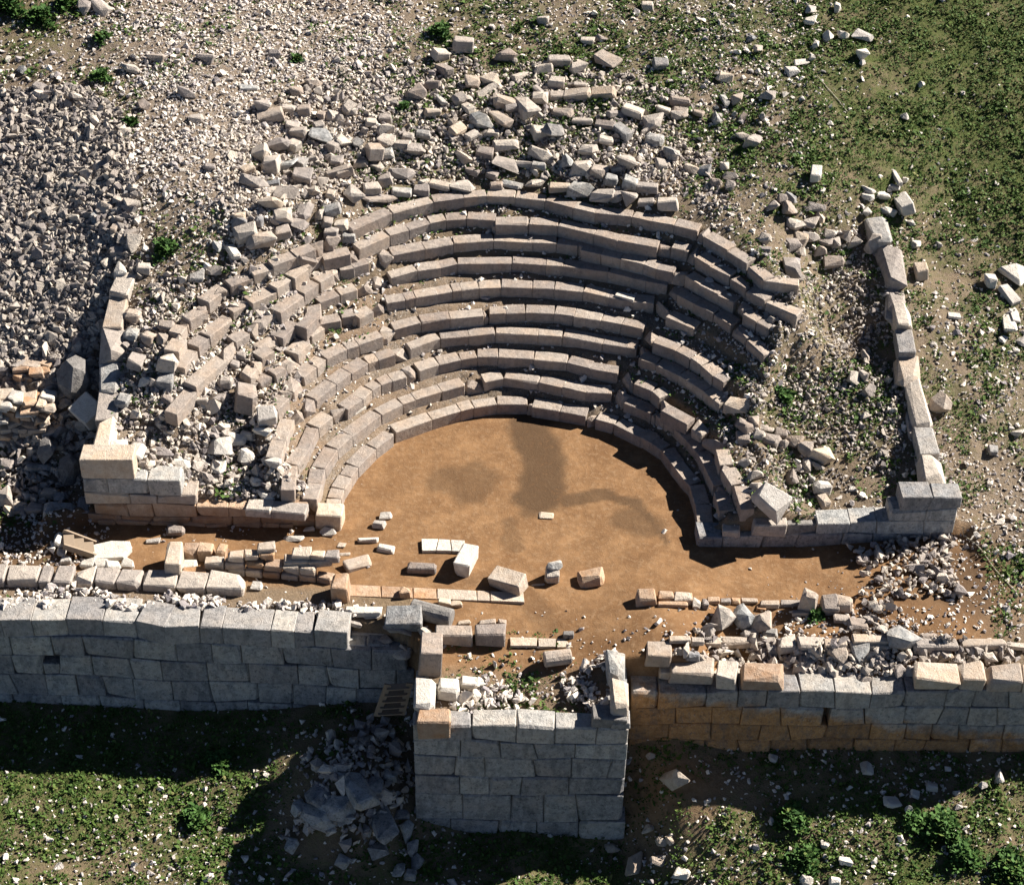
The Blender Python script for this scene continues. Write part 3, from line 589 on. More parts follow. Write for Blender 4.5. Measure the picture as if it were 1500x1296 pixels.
many(b1, '1075 445 1130 440 50;1085 490 1195 480 55;1185 460 1245 460 35;1255 465 1310 465 45;1335 485 1375 490 40;1325 535 1370 530 45;1375 485 1420 490 40;1455 450 1490 465 50;1205 530 1265 530 35;1225 555 1295 560 40;1315 575 1395 570 40;1140 610 1210 605 50;1215 605 1260 625 50;1395 610 1425 625 45;1070 645 1125 645 55;1110 690 1180 695 75;1180 690 1230 700 40;1240 680 1290 690 45;1235 740 1315 745 60;1300 670 1345 670 35;1375 735 1490 720 40;1390 680 1440 680 35;1020 720 1075 705 40;1020 765 1110 775 40;1120 775 1180 775 25;1130 810 1170 800 30;1170 820 1260 805 45;1310 800 1340 810 45;1340 760 1370 770 40;1375 815 1410 820 40;1105 850 1175 855 45;1155 910 1230 905 55;1245 890 1320 890 55;1330 900 1365 905 40;1365 890 1440 880 45;985 910 1035 910 30;990 935 1035 935 35;1075 930 1110 935 40;990 985 1085 975 60;1060 1015 1150 1000 55;1150 985 1225 970 50;1235 945 1290 945 40;1360 940 1400 940 45;1370 980 1425 985 45;1415 950 1470 950 45;1445 1000 1498 1000 45;800 1170 860 1165 35;870 1145 925 1135 35', 'tumbled block in the heap left above the seats', 'tumbled blocks at the upper left of the seating')
loose(b1(970,1040, 1000,1085), 40, 'white slab lying above the left end of the top seat row', mat='white', rough=1)
many(b1, '145 370 195 370 45;70 290 105 290 35;765 380 810 395 40;800 500 850 500 35;585 430 610 450 35;1015 370 1085 370 25;1225 380 1270 385 35;1300 345 1350 350 35;630 240 690 240 40;840 240 900 240 40;400 20 440 40 50;340 20 380 30 50;525 290 580 285 40;1130 220 1180 225 35;870 700 905 705 35;900 1035 935 1040 40', 'stone lying on the pale gravel slope', 'larger stones on the gravel slope')
many(b3, '20 425 70 440 35;15 480 70 480 40;110 475 155 480 30;185 500 210 500 40;230 410 245 440 25;270 415 305 420 45;390 400 440 405 45;300 495 320 490 30;385 490 405 490 40;285 575 330 575 30;330 590 370 600 60;0 650 45 640 60;75 705 125 715 40;120 715 170 720 40;225 700 250 705 35;240 740 280 740 30;180 770 215 770 40;240 780 275 785 40;205 325 265 325 35;330 165 360 165 30;360 205 385 210 35', 'stone strewn between block jumble and grass', 'stones strewn between jumble and grass')
many(b3, '575 85 620 90 35;585 40 610 45 35;700 25 720 35 35;655 150 690 150 45;715 145 750 150 35;790 145 850 155 40;790 225 835 225 50;805 265 825 265 30;590 245 610 250 40;610 190 625 200 35;525 265 575 255 30;500 300 540 300 35;980 485 1005 490 30;1055 360 1075 360 30', 'stone alone on the upper green slope', 'stones on the upper green slope', mat='white')
loose(b3(600,730, 640,735), 60, 'solitary pale upright stone in grass above the right seat rows', mat='white', rough=1)
many(b3, '425 860 460 865 50;460 840 495 840 40;495 830 540 835 45;490 880 540 885 60;590 870 650 875 35;510 940 560 945 50;570 935 625 945 45;625 915 660 920 40;540 1000 585 1010 50;570 990 625 995 45;655 985 700 990 35;630 1015 680 1025 35;500 1030 545 1030 45;525 1060 565 1055 35;625 1055 660 1060 45;690 1020 720 1025 40;720 985 760 990 45;765 1015 805 1015 50;385 1000 425 1010 40;385 1050 425 1055 25;665 1105 725 1105 45', 'stone clustered right of the upper seats', 'stone cluster at the upper right', mat=None)
loose(b3(485,1125, 555,1125), 80, 'large angular stone at the right end of the top seat row', mat='loose')
loose(b3(840,1015, 895,1030), 95, 'big rounded boulder just inside the upper right wall end', mat='loose', bould=True, name='boulder', cat='boulder')
many(b3, '815 825 860 835 25;820 800 860 805 30;885 820 930 825 35;900 880 945 895 30;930 790 975 795 25;825 890 850 895 35', 'stone heaped at top of the right side wall', 'stones at the wall top end', mat='white')
loose(b3(970,820, 1010,900), 55, 'big white slab leaning at the top end of the right side wall', mat='white', hf=.7, rough=1, tilt=.2)
loose(b3(938,705, 975,780), 20, 'narrow white sliver of stone above the right side wall', mat='white', rough=1)
loose(b3(1035,1140, 1090,1140), 65, 'squarish stone in the grass outside the right side wall', mat='pale')
loose(b3(1335,1185, 1380,1185), 50, 'small white stone left of the white slabs at the right edge', mat='white')
loose(b3(1430,1130, 1498,1170), 70, 'large white slab at the right edge of the photo, topmost', mat='white', hf=.35)
loose(b3(1400,1215, 1470,1270), 48, 'oblong white slab below the large slab at the right edge', mat='white', hf=.4, rough=1)
many(b3, '1010 940 1035 940 25;1025 1030 1055 1035 35;985 755 1005 760 25;1130 1030 1150 1030 25;1370 770 1390 775 15', 'little stone in grass outside the right wall', 'little stones outside the right wall', mat='white')
loose(d2(1175,120, 1230,125), 38, 'flat pale stone lying alone in grass right of the side wall', mat='white', hf=.25)
many(d2, '1425 100 1440 185 45;1450 90 1465 150 35;1400 215 1425 225 35;1490 220 1500 240 50;1450 265 1475 270 30', 'white broken slab in the cluster at the right edge', 'broken slabs at the right edge', mat='white', hf=.35)
loose(d2(1100,490, 1185,500), 85, 'big pale boulder resting against the outer face of right wall', mat='pale', bould=True, name='boulder', cat='boulder')
loose(d2(1345,690, 1385,690), 40, 'small grey stone on the open slope far right', mat='wall')
loose(d2(1455,610, 1485,620), 30, 'small white stone near the right edge at mid height', mat='white')
many(d2, '935 55 940 140 40;815 285 850 290 45;760 380 790 380 50;800 370 830 372 40;830 430 860 435 50;385 455 410 455 30', 'stone in shaded rubble inside the right wall', 'stones inside the right wall')
many(d2, '500 800 535 805 45;530 755 560 765 35;570 745 600 755 40;605 755 645 755 35;590 805 615 810 30;290 635 335 645 45;305 740 340 730 35;345 790 390 790 40;345 840 385 840 35', 'small stone behind the right retaining wall', 'stones behind the right retaining wall', mat=None)
loose(d2(610,840, 680,840), 60, 'pale upright stone behind the middle of the right retaining wall', mat='white', rough=1)
loose(d2(640,880, 665,925), 40, 'pale stone lying in front of the upright stone, right wing', mat='pale')
loose(d2(380,880, 475,930), 75, 'big white broken block behind the right retaining wall end', mat='white')
# straggling line of small blocks crossing the right fill
rwl = thing('rubble_wall', U(1130, 640, 1.5), 'straggling line of small stones crossing the fill right of the seats', 'wall')
for v in '290 570 345 595 50;345 560 375 570 40;360 620 400 630 40;400 640 465 655 45;385 590 440 605 30;470 660 500 665 35;500 640 555 655 45;440 615 490 620 35;550 665 595 690 50;590 700 675 720 60;255 500 355 500 55'.split(';'):
    v = [float(q) for q in v.split()]; o = loose(d2(*v[:4]), v[4], None, mat=R_.choice(['loose', 'pale', 'seat']), name='stone', cat=None)
    o.parent = rwl; o.location = o.location-rwl.location
# left fill: displaced seat blocks and boulders
many(e1, '525 110 590 120 58;525 200 585 205 50;605 210 652 220 56;660 220 705 220 42;665 165 735 165 42;545 310 605 320 60;660 395 730 400 50;490 470 545 480 62', 'worn displaced block at the left row ends', 'displaced seat blocks on the left', rough=1)
loose(e1(665,330, 745,330), 85, 'rounded boulder among displaced seat blocks on the left', mat='loose', bould=True, name='boulder', cat='boulder')
many(e1, '920 395 980 400 52;905 465 950 470 36;950 250 1000 260 38;975 325 1010 330 38;995 290 1040 290 32;830 480 880 480 40;680 475 730 475 35', 'loose block between the broken left seat rows', 'loose blocks between the left rows', rough=1)
loose(e1(990,470, 1075,465), 88, 'large tilted block standing between the broken left seat rows', mat='seat', rough=1, hf=.8, tilt=.2)
loose(e1(1085,545, 1165,540), 70, 'pale block at the foot of the broken left seat rows', mat='white', rough=1)
many(e1, '890 680 960 680 60;960 640 1025 640 50;1020 625 1065 630 45;725 745 790 740 40;890 760 940 765 50;1130 735 1185 735 55;1080 605 1135 605 35;600 395 640 400 40;1060 820 1100 825 40;1095 880 1150 880 40', 'stone on rubble behind the left retaining wall', 'stones on the left fill', mat='white')
loose(e1(1000,715, 1080,720), 62, 'white boulder on the rubble above the left retaining wall', mat='white', bould=True, name='boulder', cat='boulder')
loose(e1(455,675, 540,670), 55, 'pale slab just behind the high corner of the left retaining wall', mat='white', rough=1)
loose(e1(540,690, 605,695), 60, 'white stone beside the corner slab of the left retaining wall', mat='white')
loose(e1(400,640, 465,640), 55, 'grey block behind the left corner, outermost', mat='wall', rough=1)
# stones outside the left wall
loose(e1(330,545, 425,500), 110, 'white streaked slab leaning against the left side wall', mat='white', rough=1, hf=.7, tilt=.25)
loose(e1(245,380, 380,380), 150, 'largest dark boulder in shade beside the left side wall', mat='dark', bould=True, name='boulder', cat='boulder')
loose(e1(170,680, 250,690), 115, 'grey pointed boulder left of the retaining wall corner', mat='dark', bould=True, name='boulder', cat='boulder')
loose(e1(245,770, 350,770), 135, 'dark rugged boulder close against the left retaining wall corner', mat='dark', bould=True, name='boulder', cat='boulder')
loose(e1(185,950, 320,945), 85, 'flat grey wedge block at the foot of the left corner', mat='wall', rough=1)
loose(e1(325,935, 375,930), 75, 'grey stone between wedge block and left retaining wall', mat='wall')
many(e1, '0 750 50 750 40;115 760 205 760 45;175 870 240 870 40;65 920 110 925 45;125 930 185 930 50;0 880 50 880 70;240 880 275 885 45;20 940 60 945 40;85 880 125 885 35', 'stone on weedy ground at the left edge', 'stones at the left edge')
loose(b1(485,1150, 530,1150), 65, 'white upright stone at the top end of the left side wall', mat='white', rough=1, hf=.8)
many(b1, '575 1135 635 1130 45;505 1200 560 1195 50;470 740 495 745 60;540 1030 590 1030 50;520 980 580 985 40;470 1060 530 1065 40;500 960 545 950 35;520 870 560 875 40;520 820 570 825 30;420 870 470 875 40;390 910 425 915 45;470 970 495 975 60;425 965 450 970 60', 'block along the scree edge above side wall', 'blocks along the scree edge')
# ---- orchestra and stage stones
many(g1, '190 968 235 968 25;160 1002 210 1005 30;105 1067 175 1065 26;185 1100 245 1107 28', 'small stone on the left orchestra floor', 'small white stones on the orchestra', mat='white', rough=2)
many(g1, '12 1088 45 1090 26;25 1125 62 1125 18', 'flat buff fragment near the left edge of the orchestra', 'flat fragments on the orchestra', mat='pale', hf=.2)
loose(g1(45,1185, 150,1148), 48, 'long pale slab at the right end of the low rubble wall', mat='pale', rough=1, hf=.4)
ws = thing('white_slab', U(648, 800, 0), 'white marble slab broken in three on the orchestra earth', 'slab')
def slab_quad(name, pts, h, mat, parent, z=0.):
    "flat piece with traced plan outline"
    P = [U(x, y, z+h) for x, y in pts]; c = sum(P)/len(P); v = []
    for p in P:
        for zz, k in ((h/2, .97), (h/2-.02, 1.), (-h/2-.03, 1.)): v.append(((p[0]-c[0])*k, (p[1]-c[1])*k, zz))
    return link(name, hull(name, v), mat, parent, (c[0], c[1], z+h/2))
for q in (g1(367,1062, 437,1063, 425,1112, 370,1113), g1(441,1063, 487,1066, 493,1113, 429,1112), g1(491,1066, 549,1069, 545,1116, 497,1114)): slab_quad('piece', q, .13, 'white', ws)
loose(g1(305,1180, 430,1187), 42, 'low grey squared block in front of the white broken slab', mat='seat', rough=1, tilt=.01)
p, _ = ground_hit(490+555/M_, 420+1150/M_, .28)
tag(block('column_block', (p[0], p[1], .27), .52, 1.05, .56, -.28, 'white', None, 1, .03), 'stout white block standing lengthways right of the white slab', 'stone')
loose(g1(670,1215, 795,1265), 78, 'long broken block lying slantwise at the end of the paving', mat='pale', rough=1, hf=.62, tilt=.05)
o = loose(g1(890,1215, 948,1215), 58, 'small angular stone under a capping stone mid orchestra', mat='loose', rough=2, hf=.75)
c = o.location; tag(block('fallen_block', (c[0]+.06, c[1]+.1, c[2]+.30), .40, .34, .2, .3, 'wall', None, 2, .15), 'small grey stone lying on top of another mid orchestra', 'stone')
loose(g1(1030,1225, 1135,1225), 62, 'rough white and rose broken block, rightmost on the orchestra', mat='rose', rough=1)
loose(g1(870,964, 922,964), 26, 'lone flat buff stone in the middle of the orchestra', mat='pale', hf=.2)
loose(g1(835,1256, 880,1256), 14, 'thin flat fragment beside the two stacked stones', mat='pale', hf=.2)
tag(slab_quad('white_slab', c3(585,800, 605,778, 715,802, 700,832), .1, 'white', None, 2.66), 'bright white slab lying on an upper seat row right of centre', 'slab')
tag(slab_quad('white_slab', c5(535,530, 640,468, 652,482, 552,543), .09, 'white', None, .87), 'narrow white slab on the lower left seat treads', 'slab')
# paving strip
pv = thing('paving_strip', U(640, 868, 0), 'strip of buff paving slabs set flush in the orchestra earth', 'paving')
xs = [62, 195, 330, 430, 600, 655, 800]
for a, b in zip(xs[:-1], xs[1:]):
    t0 = lambda x: 28+(x-60)*.047; t1 = lambda x: 76+(x-60)*.035
    slab_quad('slab', i1(a+3,t0(a), b-3,t0(b), b-3+4,t1(b), a+3,t1(a)), .07, 'rose' if a < 400 else 'pale', pv)
loose(i1(275,60, 322,58), 45, 'small brown stone sitting on the paving strip', mat='rose', rough=2)
pv2 = thing('threshold_strip', U(830, 940, 0), 'row of worn flush slabs behind the tower top', 'paving')
for a, b, y0 in ((740,855,262),(860,935,266),(938,1010,268),(1015,1100,268),(1125,1230,268)): slab_quad('slab', i1(a,y0-12, b,y0-10, b-3,y0+24, a+2,y0+24), .05, 'pale', pv2, -.065)
loose(i1(45,140, 200,145), 46, 'pale wedge shaped slab left of the fallen column drum', mat='white', rough=1, hf=.45)
loose(i1(220,170, 372,175), 85, 'big grey weathered block beside the fallen column drum', mat='wall', rough=1, hf=.65)
def drum(a, b, rad, label, mat):
    p, g_ = ground_hit((a[0]+b[0])/2, (a[1]+b[1])/2, rad); A_ = U(a[0], a[1], p[2]); B_ = U(b[0], b[1], p[2]); l = np.linalg.norm(B_-A_); d = (B_-A_)/l
    pts = []
    for k in range(14):
        t = k*2*math.pi/14
        for x, q in ((-l/2, .93), (-l/2+.03, 1), (l/2-.03, .96), (l/2, .88)): pts.append((x, math.cos(t)*rad*q, math.sin(t)*rad*q))
    o = link('column_drum', hull('column_drum', pts), mat, None, (p[0], p[1], g_+rad*.9), (0, 0, math.atan2(d[1], d[0]))); return tag(o, label, 'column')
drum(i1(325,125)[0], i1(495,168)[0], .3, 'long grey column drum lying behind the two piece lintel', 'dark')
drum(i1(885,342)[0], i1(998,328)[0], .24, 'short pale column drum lying on the tower fill', 'seat')
many(i1, '440 105 490 105 28;500 108 537 108 26;525 188 570 190 20', 'small stone by the fallen column drum near the lintel', 'small stones near the lintel', mat='pale')
lt = thing('lintel', U(690, 935, 0), 'long two piece grey lintel block near the gate', 'lintel')
px_cap(lt, i1(425,240, 582,242)+G+i1(590,242, 722,240), .45, .5, .52, 'seat', 1, .01, name='piece', gap=.01)
many(i1, '610 188 680 188 28;690 188 725 188 26', 'small squared piece just behind the lintel', 'pieces behind the lintel', mat='seat', rough=1)
loose(i1(360,315, 452,315), 125, 'upright squared block at the left end of the lintel', mat='seat', rough=1, hf=.75, tilt=.05)
loose(i1(965,238, 1010,240), 28, 'small dark stone behind the tower on bare earth', mat='dark')
loose(i1(440,465, 525,470), 75, 'white worn block lying inside the tower by the left parapet', mat='white', rough=2)
loose(i1(530,445, 625,440), 45, 'second white block inside the tower, farther right', mat='white', rough=2)
# broken stones in the breach left of the lintel
many(i1, '165 225 230 230 45;190 255 240 260 60;245 275 300 280 50;250 320 310 325 45;215 200 310 215 40;280 300 330 310 40;360 225 410 230 40;130 160 190 165 25;60 190 110 195 25', 'broken stone in the breach beside the lintel', 'stones in the breach', mat=None)
# right stage line
rs = thing('stage_wall', U(1100, 885, 0), 'low line of squared stones across the right end of the stage', 'wall')
def part_of(parent, cr, txt, mats, rough=1, **kw):
    for v in txt.split(';'):
        v = [float(q) for q in v.split()]; o = loose(cr(*v[:4]), v[4], None, mat=R_.choice(mats), name='stone', cat=None, rough=rough, **kw)
        o.parent = parent; o.location = o.location-parent.location
part_of(rs, i1, '1275 82 1358 82 72;1365 78 1430 78 45;1435 85 1510 85 48;1365 110 1490 112 28', ['loose', 'rose'], tilt=.03)
part_of(rs, h1, '20 85 92 85 50;98 108 135 108 48;138 108 165 108 46;162 95 215 95 30;218 98 260 98 26;262 98 300 98 28;305 95 375 97 24;385 110 465 112 36;470 108 562 108 28;370 125 410 130 20', ['loose', 'rose', 'pale'], tilt=.03)
loose(h1(565,100, 607,98), 75, 'upright pale stone on the right stage line', mat='pale', rough=2, hf=.85)
loose(h1(640,115, 710,115), 72, 'squared brown stone at the right end of the stage line', mat='seat', rough=1)
loose(h1(702,105, 775,108), 65, 'tilted flat topped stone, last of the right stage line', mat='seat', rough=1, tilt=.15)
many(h1, '520 145 635 148 30;695 170 765 170 40;755 198 835 195 55', 'stone half sunk in the dark earth below the stage line', 'stones below the stage line', mat='seat', rough=1)
loose(h1(178,172, 272,172), 105, 'large rounded pale boulder, left of the pair below the stage line', mat='loose', bould=True, name='boulder', cat='boulder')
loose(h1(272,165, 358,165), 88, 'grey boulder, right of the pair below the stage line', mat='wall', bould=True, name='boulder', cat='boulder')
many(h1, '345 195 410 195 70;315 235 375 235 40;395 230 450 232 30', 'rough stone beside the pair of boulders on the right', 'rough stones by the boulders')
loose(h1(920,255, 1062,255), 95, 'big grey boulder lying on the right inner wall face', mat='wall', bould=True, name='boulder', cat='boulder')
iw = thing('inner_wall_face', U(1250, 945, -.1), 'inner line of pale blocks behind the right city wall rubble', 'wall')
part_of(iw, h1, '0 260 90 260 32;92 268 148 268 36;150 272 218 272 36;222 272 358 272 44;362 268 450 268 36;455 280 535 280 70;542 278 648 278 62;652 278 748 278 46;772 262 925 262 50;842 285 920 290 40;1032 282 1218 280 52;1228 278 1418 278 44;1425 285 1510 290 30', ['pale', 'loose'], tilt=.02, zadd=.05)
many(h1, '1065 245 1125 245 30;775 315 840 315 62;690 315 750 315 62;1140 320 1185 325 45;1285 310 1335 315 45;75 330 125 330 45;360 305 405 305 40;950 390 985 395 50;560 360 600 365 45;420 300 450 310 45;800 430 850 430 40;640 430 690 430 35', 'stone in rubble along the right city wall', 'larger stones in the wall rubble')
# left: row of big worn blocks, low rubble wall, slabs
lw_ = thing('block_row', U(180, 860, 0), 'line of big rounded pale blocks at the lower left', 'wall')
px_cap(lw_, [(-45,847)]+e1(20,1235, 160,1238, 213,1240, 298,1242, 393,1245, 490,1248, 592,1252, 742,1258, 868,1268, 1022,1275), .42, .72, .62, 'loose', 1, .04, gap=.04)
lo = thing('low_wall', U(380, 825, 0), 'low crooked dry stone wall of small rose blocks', 'wall')
def low_course(pts, z, dep, h, mats, jit=.0):
    P = [U(x, y, z) for x, y in pts]
    for a, b in zip(P[:-1], P[1:]):
        L = np.hypot(*(b-a)[:2]); n_ = max(1, int(round(L/.55)))
        for k in range(n_):
            p = a+(b-a)*k/n_; q = a+(b-a)*(k+1)/n_; m_ = (p+q)/2; d = (q-p)[:2]; l = np.hypot(*d); d /= l; out = np.array([-d[1], d[0]]); out = out if out[1] > 0 else -out
            dd = dep*R_.uniform(.85, 1.15)
            block('stone', (m_[0]+out[0]*dd/2+R_.uniform(-jit, jit), m_[1]+out[1]*dd/2+R_.uniform(-jit, jit), z-h/2+R_.uniform(-.04, .03)), l-.02, dd, h, math.atan2(d[1], d[0])+R_.uniform(-.06, .06), R_.choice(mats), lo, 1, .04)
RM = ['rose', 'rose', 'pale', 'orange']
low_course(e1(765,1205, 870,1210, 960,1195, 1030,1200, 1330,1225, 1400,1235), .28, .34, .3, RM)
low_course(e1(860,1165, 1030,1165, 1190,1180, 1330,1195), .55, .34, .28, RM)
low_course(e1(960,1140, 1030,1135, 1160,1130), .78, .34, .26, RM)
low_course(e1(1190,1155, 1300,1160, 1400,1155), .7, .34, .26, ['pale', 'rose'])
low_course(e1(770,1110, 900,1115, 940,1120), .5, .4, .5, RM, .05)
low_course(e1(1080,1105, 1160,1105), .95, .35, .25, ['pale'])
low_course(e1(1225,1130, 1310,1135, 1430,1140), .85, .35, .3, ['pale', 'loose'])
fixed('pier', e1(730,1120)[0][0], e1(730,1120)[0][1], .78,   .48, 1.1, .8, .05, 'pale', lo, 1, .02)
fixed('pier', e1(1435,1235)[0][0], e1(1435,1235)[0][1], .72, .5, .75, .75, .0, 'rose', lo, 1, .02)
many(e1, '770 1178 830 1180 45;895 1160 925 1165 55', 'pale block beside the left pier of the low wall', 'blocks by the low wall', mat='white', rough=1)
loose(e1(705,1025, 778,1027), 42, 'grey block set against the foot of the left retaining wall', mat='seat', rough=1, tilt=.01)
tag(slab_quad('flat_slab', e1(380,1090, 470,1070, 548,1072, 556,1100, 520,1140, 400,1146), .22, 'white', None), 'large flat cream slab beside the wooden steps', 'slab')
many(e1, '345 1165 400 1168 38;400 1172 450 1172 42;455 1172 500 1172 45;505 1165 555 1170 35;265 1150 300 1150 30;235 1065 265 1070 45;240 1120 270 1122 30;620 1070 670 1072 22', 'stone by wooden steps and flat slab', 'stones by the wooden steps', mat='white')
many(e1, '1365 1030 1408 1030 32;1285 1022 1325 1024 20;1205 1057 1275 1062 20;1060 1262 1100 1265 30', 'small fragment on the passage left of orchestra', 'fragments on the passage floor', mat='white')
# rubble heap outside, left of tower
HEAP = pz([])
many(i1, '60 820 130 940 90;-110 900 -40 930 80;-60 960 60 985 90;170 960 220 1080 70;290 1060 330 1065 90;130 880 180 890 70;-130 1000 -20 1010 80;10 1010 70 1015 60;150 1140 215 1145 55;310 1140 345 1130 70;330 1195 370 1190 60;255 1230 290 1230 55;20 1190 50 1200 60;270 990 310 1000 45;210 830 260 840 45;-190 960 -130 970 70;-200 1120 -160 1130 50;300 1250 340 1255 50;110 1050 150 1060 40;-90 1030 -20 1040 50', 'fallen stone in the heap left of tower', 'fallen stones left of the tower', mat='wall')
loose(h1(-5,850, 50,845), 85, 'pale pointed stone in sunlight right of the tower', mat='pale', rough=2, hf=.9, tilt=.3)
many(h1, '820 800 855 805 40;920 940 965 940 45;1000 970 1025 980 50;1090 880 1130 885 40;1380 835 1405 840 40;1310 870 1340 875 35;560 1275 600 1275 45;680 1280 720 1285 45;640 1120 670 1130 30;30 1240 80 1245 35;720 1190 770 1195 30;420 760 450 765 30;1020 910 1050 915 30', 'stone on the ground below the right city wall', 'stones below the right city wall', mat='white')
many(i1, '1240 1200 1280 1210 70;1360 1110 1400 1115 40;1310 1060 1345 1062 35;1150 1130 1200 1140 35;1340 1190 1390 1195 35;1320 745 1350 750 35;1400 1100 1430 1105 30', 'stone near the right foot of the tower', 'stones at the foot of the tower', mat='pale')
# ------------------------------------------------------------------ drystone piles at the left edge
def pile(x0, x1, ytop, ybot, zb, label):
    zb = float(ground_hit((x0+x1)/2, ybot, 0)[1])-.05; a = U(x0, ybot, zb); b = U(x1, ybot, zb); n_c = int((ybot-ytop)/6.2); t = thing('stone_pile', ((a[0]+b[0])/2, a[1]+.4, float(gz((a[0]+b[0])/2, a[1]+.4))), label, 'stone pile')
    for k in range(n_c):
        for dp in (0, .42):
            x = a[0]+R_.uniform(0, .15)
            while x < b[0]-.1:
                l = R_.uniform(.16, .62); block('stone', (x+l/2, a[1]+dp+.2+k*.05+R_.uniform(-.12, .12), zb+.08+k*.165+R_.uniform(-.03, .03)), l, R_.uniform(.3, .6), R_.uniform(.12, .22), R_.uniform(-.45, .45), R_.choice(['rose', 'pale', 'pale', 'white']), t, R_.choice((1, 2)), .16); x += l*R_.uniform(.8, 1.05)
    return t
pile(18, 74, 545, 572, .95, 'small squared pile of cream slabs, upper of two at left edge')
pile(-30, 72, 598, 655, .35, 'larger pile of cream stones, lower of two at left edge')
# ------------------------------------------------------------------ wooden steps
def plank(parent, name, a, b, w_, t, mat='wood'):
    a = Vector(a); b = Vector(b); l = (b-a).length; d = (b-a).normalized()
    me = hull(name, [(sx*l/2, sy*w_/2, sz*t/2) for sx in (-1, 1) for sy in (-1, 1) for sz in (-1, 1)])
    o = link(name, me, mat, parent, (a+b)/2); q = d.to_track_quat('X', 'Z'); o.rotation_euler = q.to_euler(); return o
p0 = Vector(U(92, 805, .05)); st = thing('wooden_steps', p0, 'weathered wooden steps with slanting rails at the far left passage', 'steps')
A0 = Vector(U(92, 778, .55)); A1 = Vector(U(140, 796, .12)); B0 = Vector(U(93, 800, .5)); B1 = Vector(U(143, 816, .1))
plank(st, 'stringer', A0, A1, .06, .22); plank(st, 'stringer', B0, B1, .06, .22)
for k in range(3):
    f_ = (k+.6)/3.4; plank(st, 'tread', A0.lerp(A1, f_), B0.lerp(B1, f_), .32, .045)
st = thing('wooden_steps', U(580, 1045, -2.4), 'wooden steps descending in shade through the gap left of the tower', 'steps')
A0 = Vector(U(568, 1002, -.75)); A1 = Vector(U(552, 1048, -2.1)); B0 = Vector(U(600, 1000, -.75)); B1 = Vector(U(588, 1046, -2.1))
plank(st, 'stringer', A0, A1, .06, .2); plank(st, 'stringer', B0, B1, .06, .2)
for k in range(5):
    f_ = (k+.5)/5; plank(st, 'tread', A0.lerp(A1, f_), B0.lerp(B1, f_), .24, .04)
# ------------------------------------------------------------------ thin hoses lying on the slope
def hose(pts, label):
    P = [ground_hit(x, y, .03)[0] for x, y in pts]; pp = [Vector(p) for p in P]
    cu = bpy.data.curves.new('hose', 'CURVE'); cu.dimensions = '3D'; sp = cu.splines.new('POLY'); n_ = 24; full = []
    for k in range(n_+1):
        t = k/n_*(len(pp)-1); i_ = min(int(t), len(pp)-2); q = pp[i_].lerp(pp[i_+1], t-i_); q.z = float(gz(q.x, q.y))+.03; full.append(q)
    c = full[0]; sp.points.add(len(full)-1)
    for s_, q in zip(sp.points, full): s_.co = (*(q-c), 1)
    cu.bevel_depth = .014; cu.bevel_resolution = 1
    tmp = bpy.data.objects.new('tmp', cu); COL.objects.link(tmp); dg = bpy.context.evaluated_depsgraph_get(); me = bpy.data.meshes.new_from_object(tmp.evaluated_get(dg)); bpy.data.objects.remove(tmp)
    o = link('hose', me, 'hose', None, c); tag(o, label, 'hose')
hose(b3(620,315, 690,395, 755,475), 'thin pale hose lying on the upper green slope')
hose(d2(1195,950, 1300,1090, 1400,1220, 1470,1290), 'thin pale hose running down from the right wall corner')
# ------------------------------------------------------------------ stuff: scree, gravel, weeds
def base_shapes(k, npts, seed):
    out = []; r = np.random.default_rng(seed)
    for _ in range(k):
        v = r.normal(size=(npts, 3)); v /= np.linalg.norm(v, axis=1)[:, None]; v *= np.array([.62, .5, .38])
        me = hull('tmp', v.tolist()); co = np.empty(len(me.vertices)*3); me.vertices.foreach_get('co', co)
        me.calc_loop_triangles(); t = np.array([q.vertices[:] for q in me.loop_triangles]); out.append((co.reshape(-1, 3), t)); bpy.data.meshes.remove(me)
    return out
SHAPES = base_shapes(7, 9, 3)
def rotm(n_, r, tilt):
    a = r.uniform(0, 2*np.pi, n_); b = r.normal(0, tilt, n_); c = r.normal(0, tilt, n_)
    ca, sa, cb, sb, cc, sc = np.cos(a), np.sin(a), np.cos(b), np.sin(b), np.cos(c), np.sin(c)
    Rz = np.zeros((n_, 3, 3)); Rz[:, 0, 0] = ca; Rz[:, 0, 1] = -sa; Rz[:, 1, 0] = sa; Rz[:, 1, 1] = ca; Rz[:, 2, 2] = 1
    Rx = np.zeros((n_, 3, 3)); Rx[:, 0, 0] = 1; Rx[:, 1, 1] = cb; Rx[:, 1, 2] = -sb; Rx[:, 2, 1] = sb; Rx[:, 2, 2] = cb
    Ry = np.zeros((n_, 3, 3)); Ry[:, 1, 1] = 1; Ry[:, 0, 0] = cc; Ry[:, 0, 2] = sc; Ry[:, 2, 0] = -sc; Ry[:, 2, 2] = cc
    return Rz@Rx@Ry
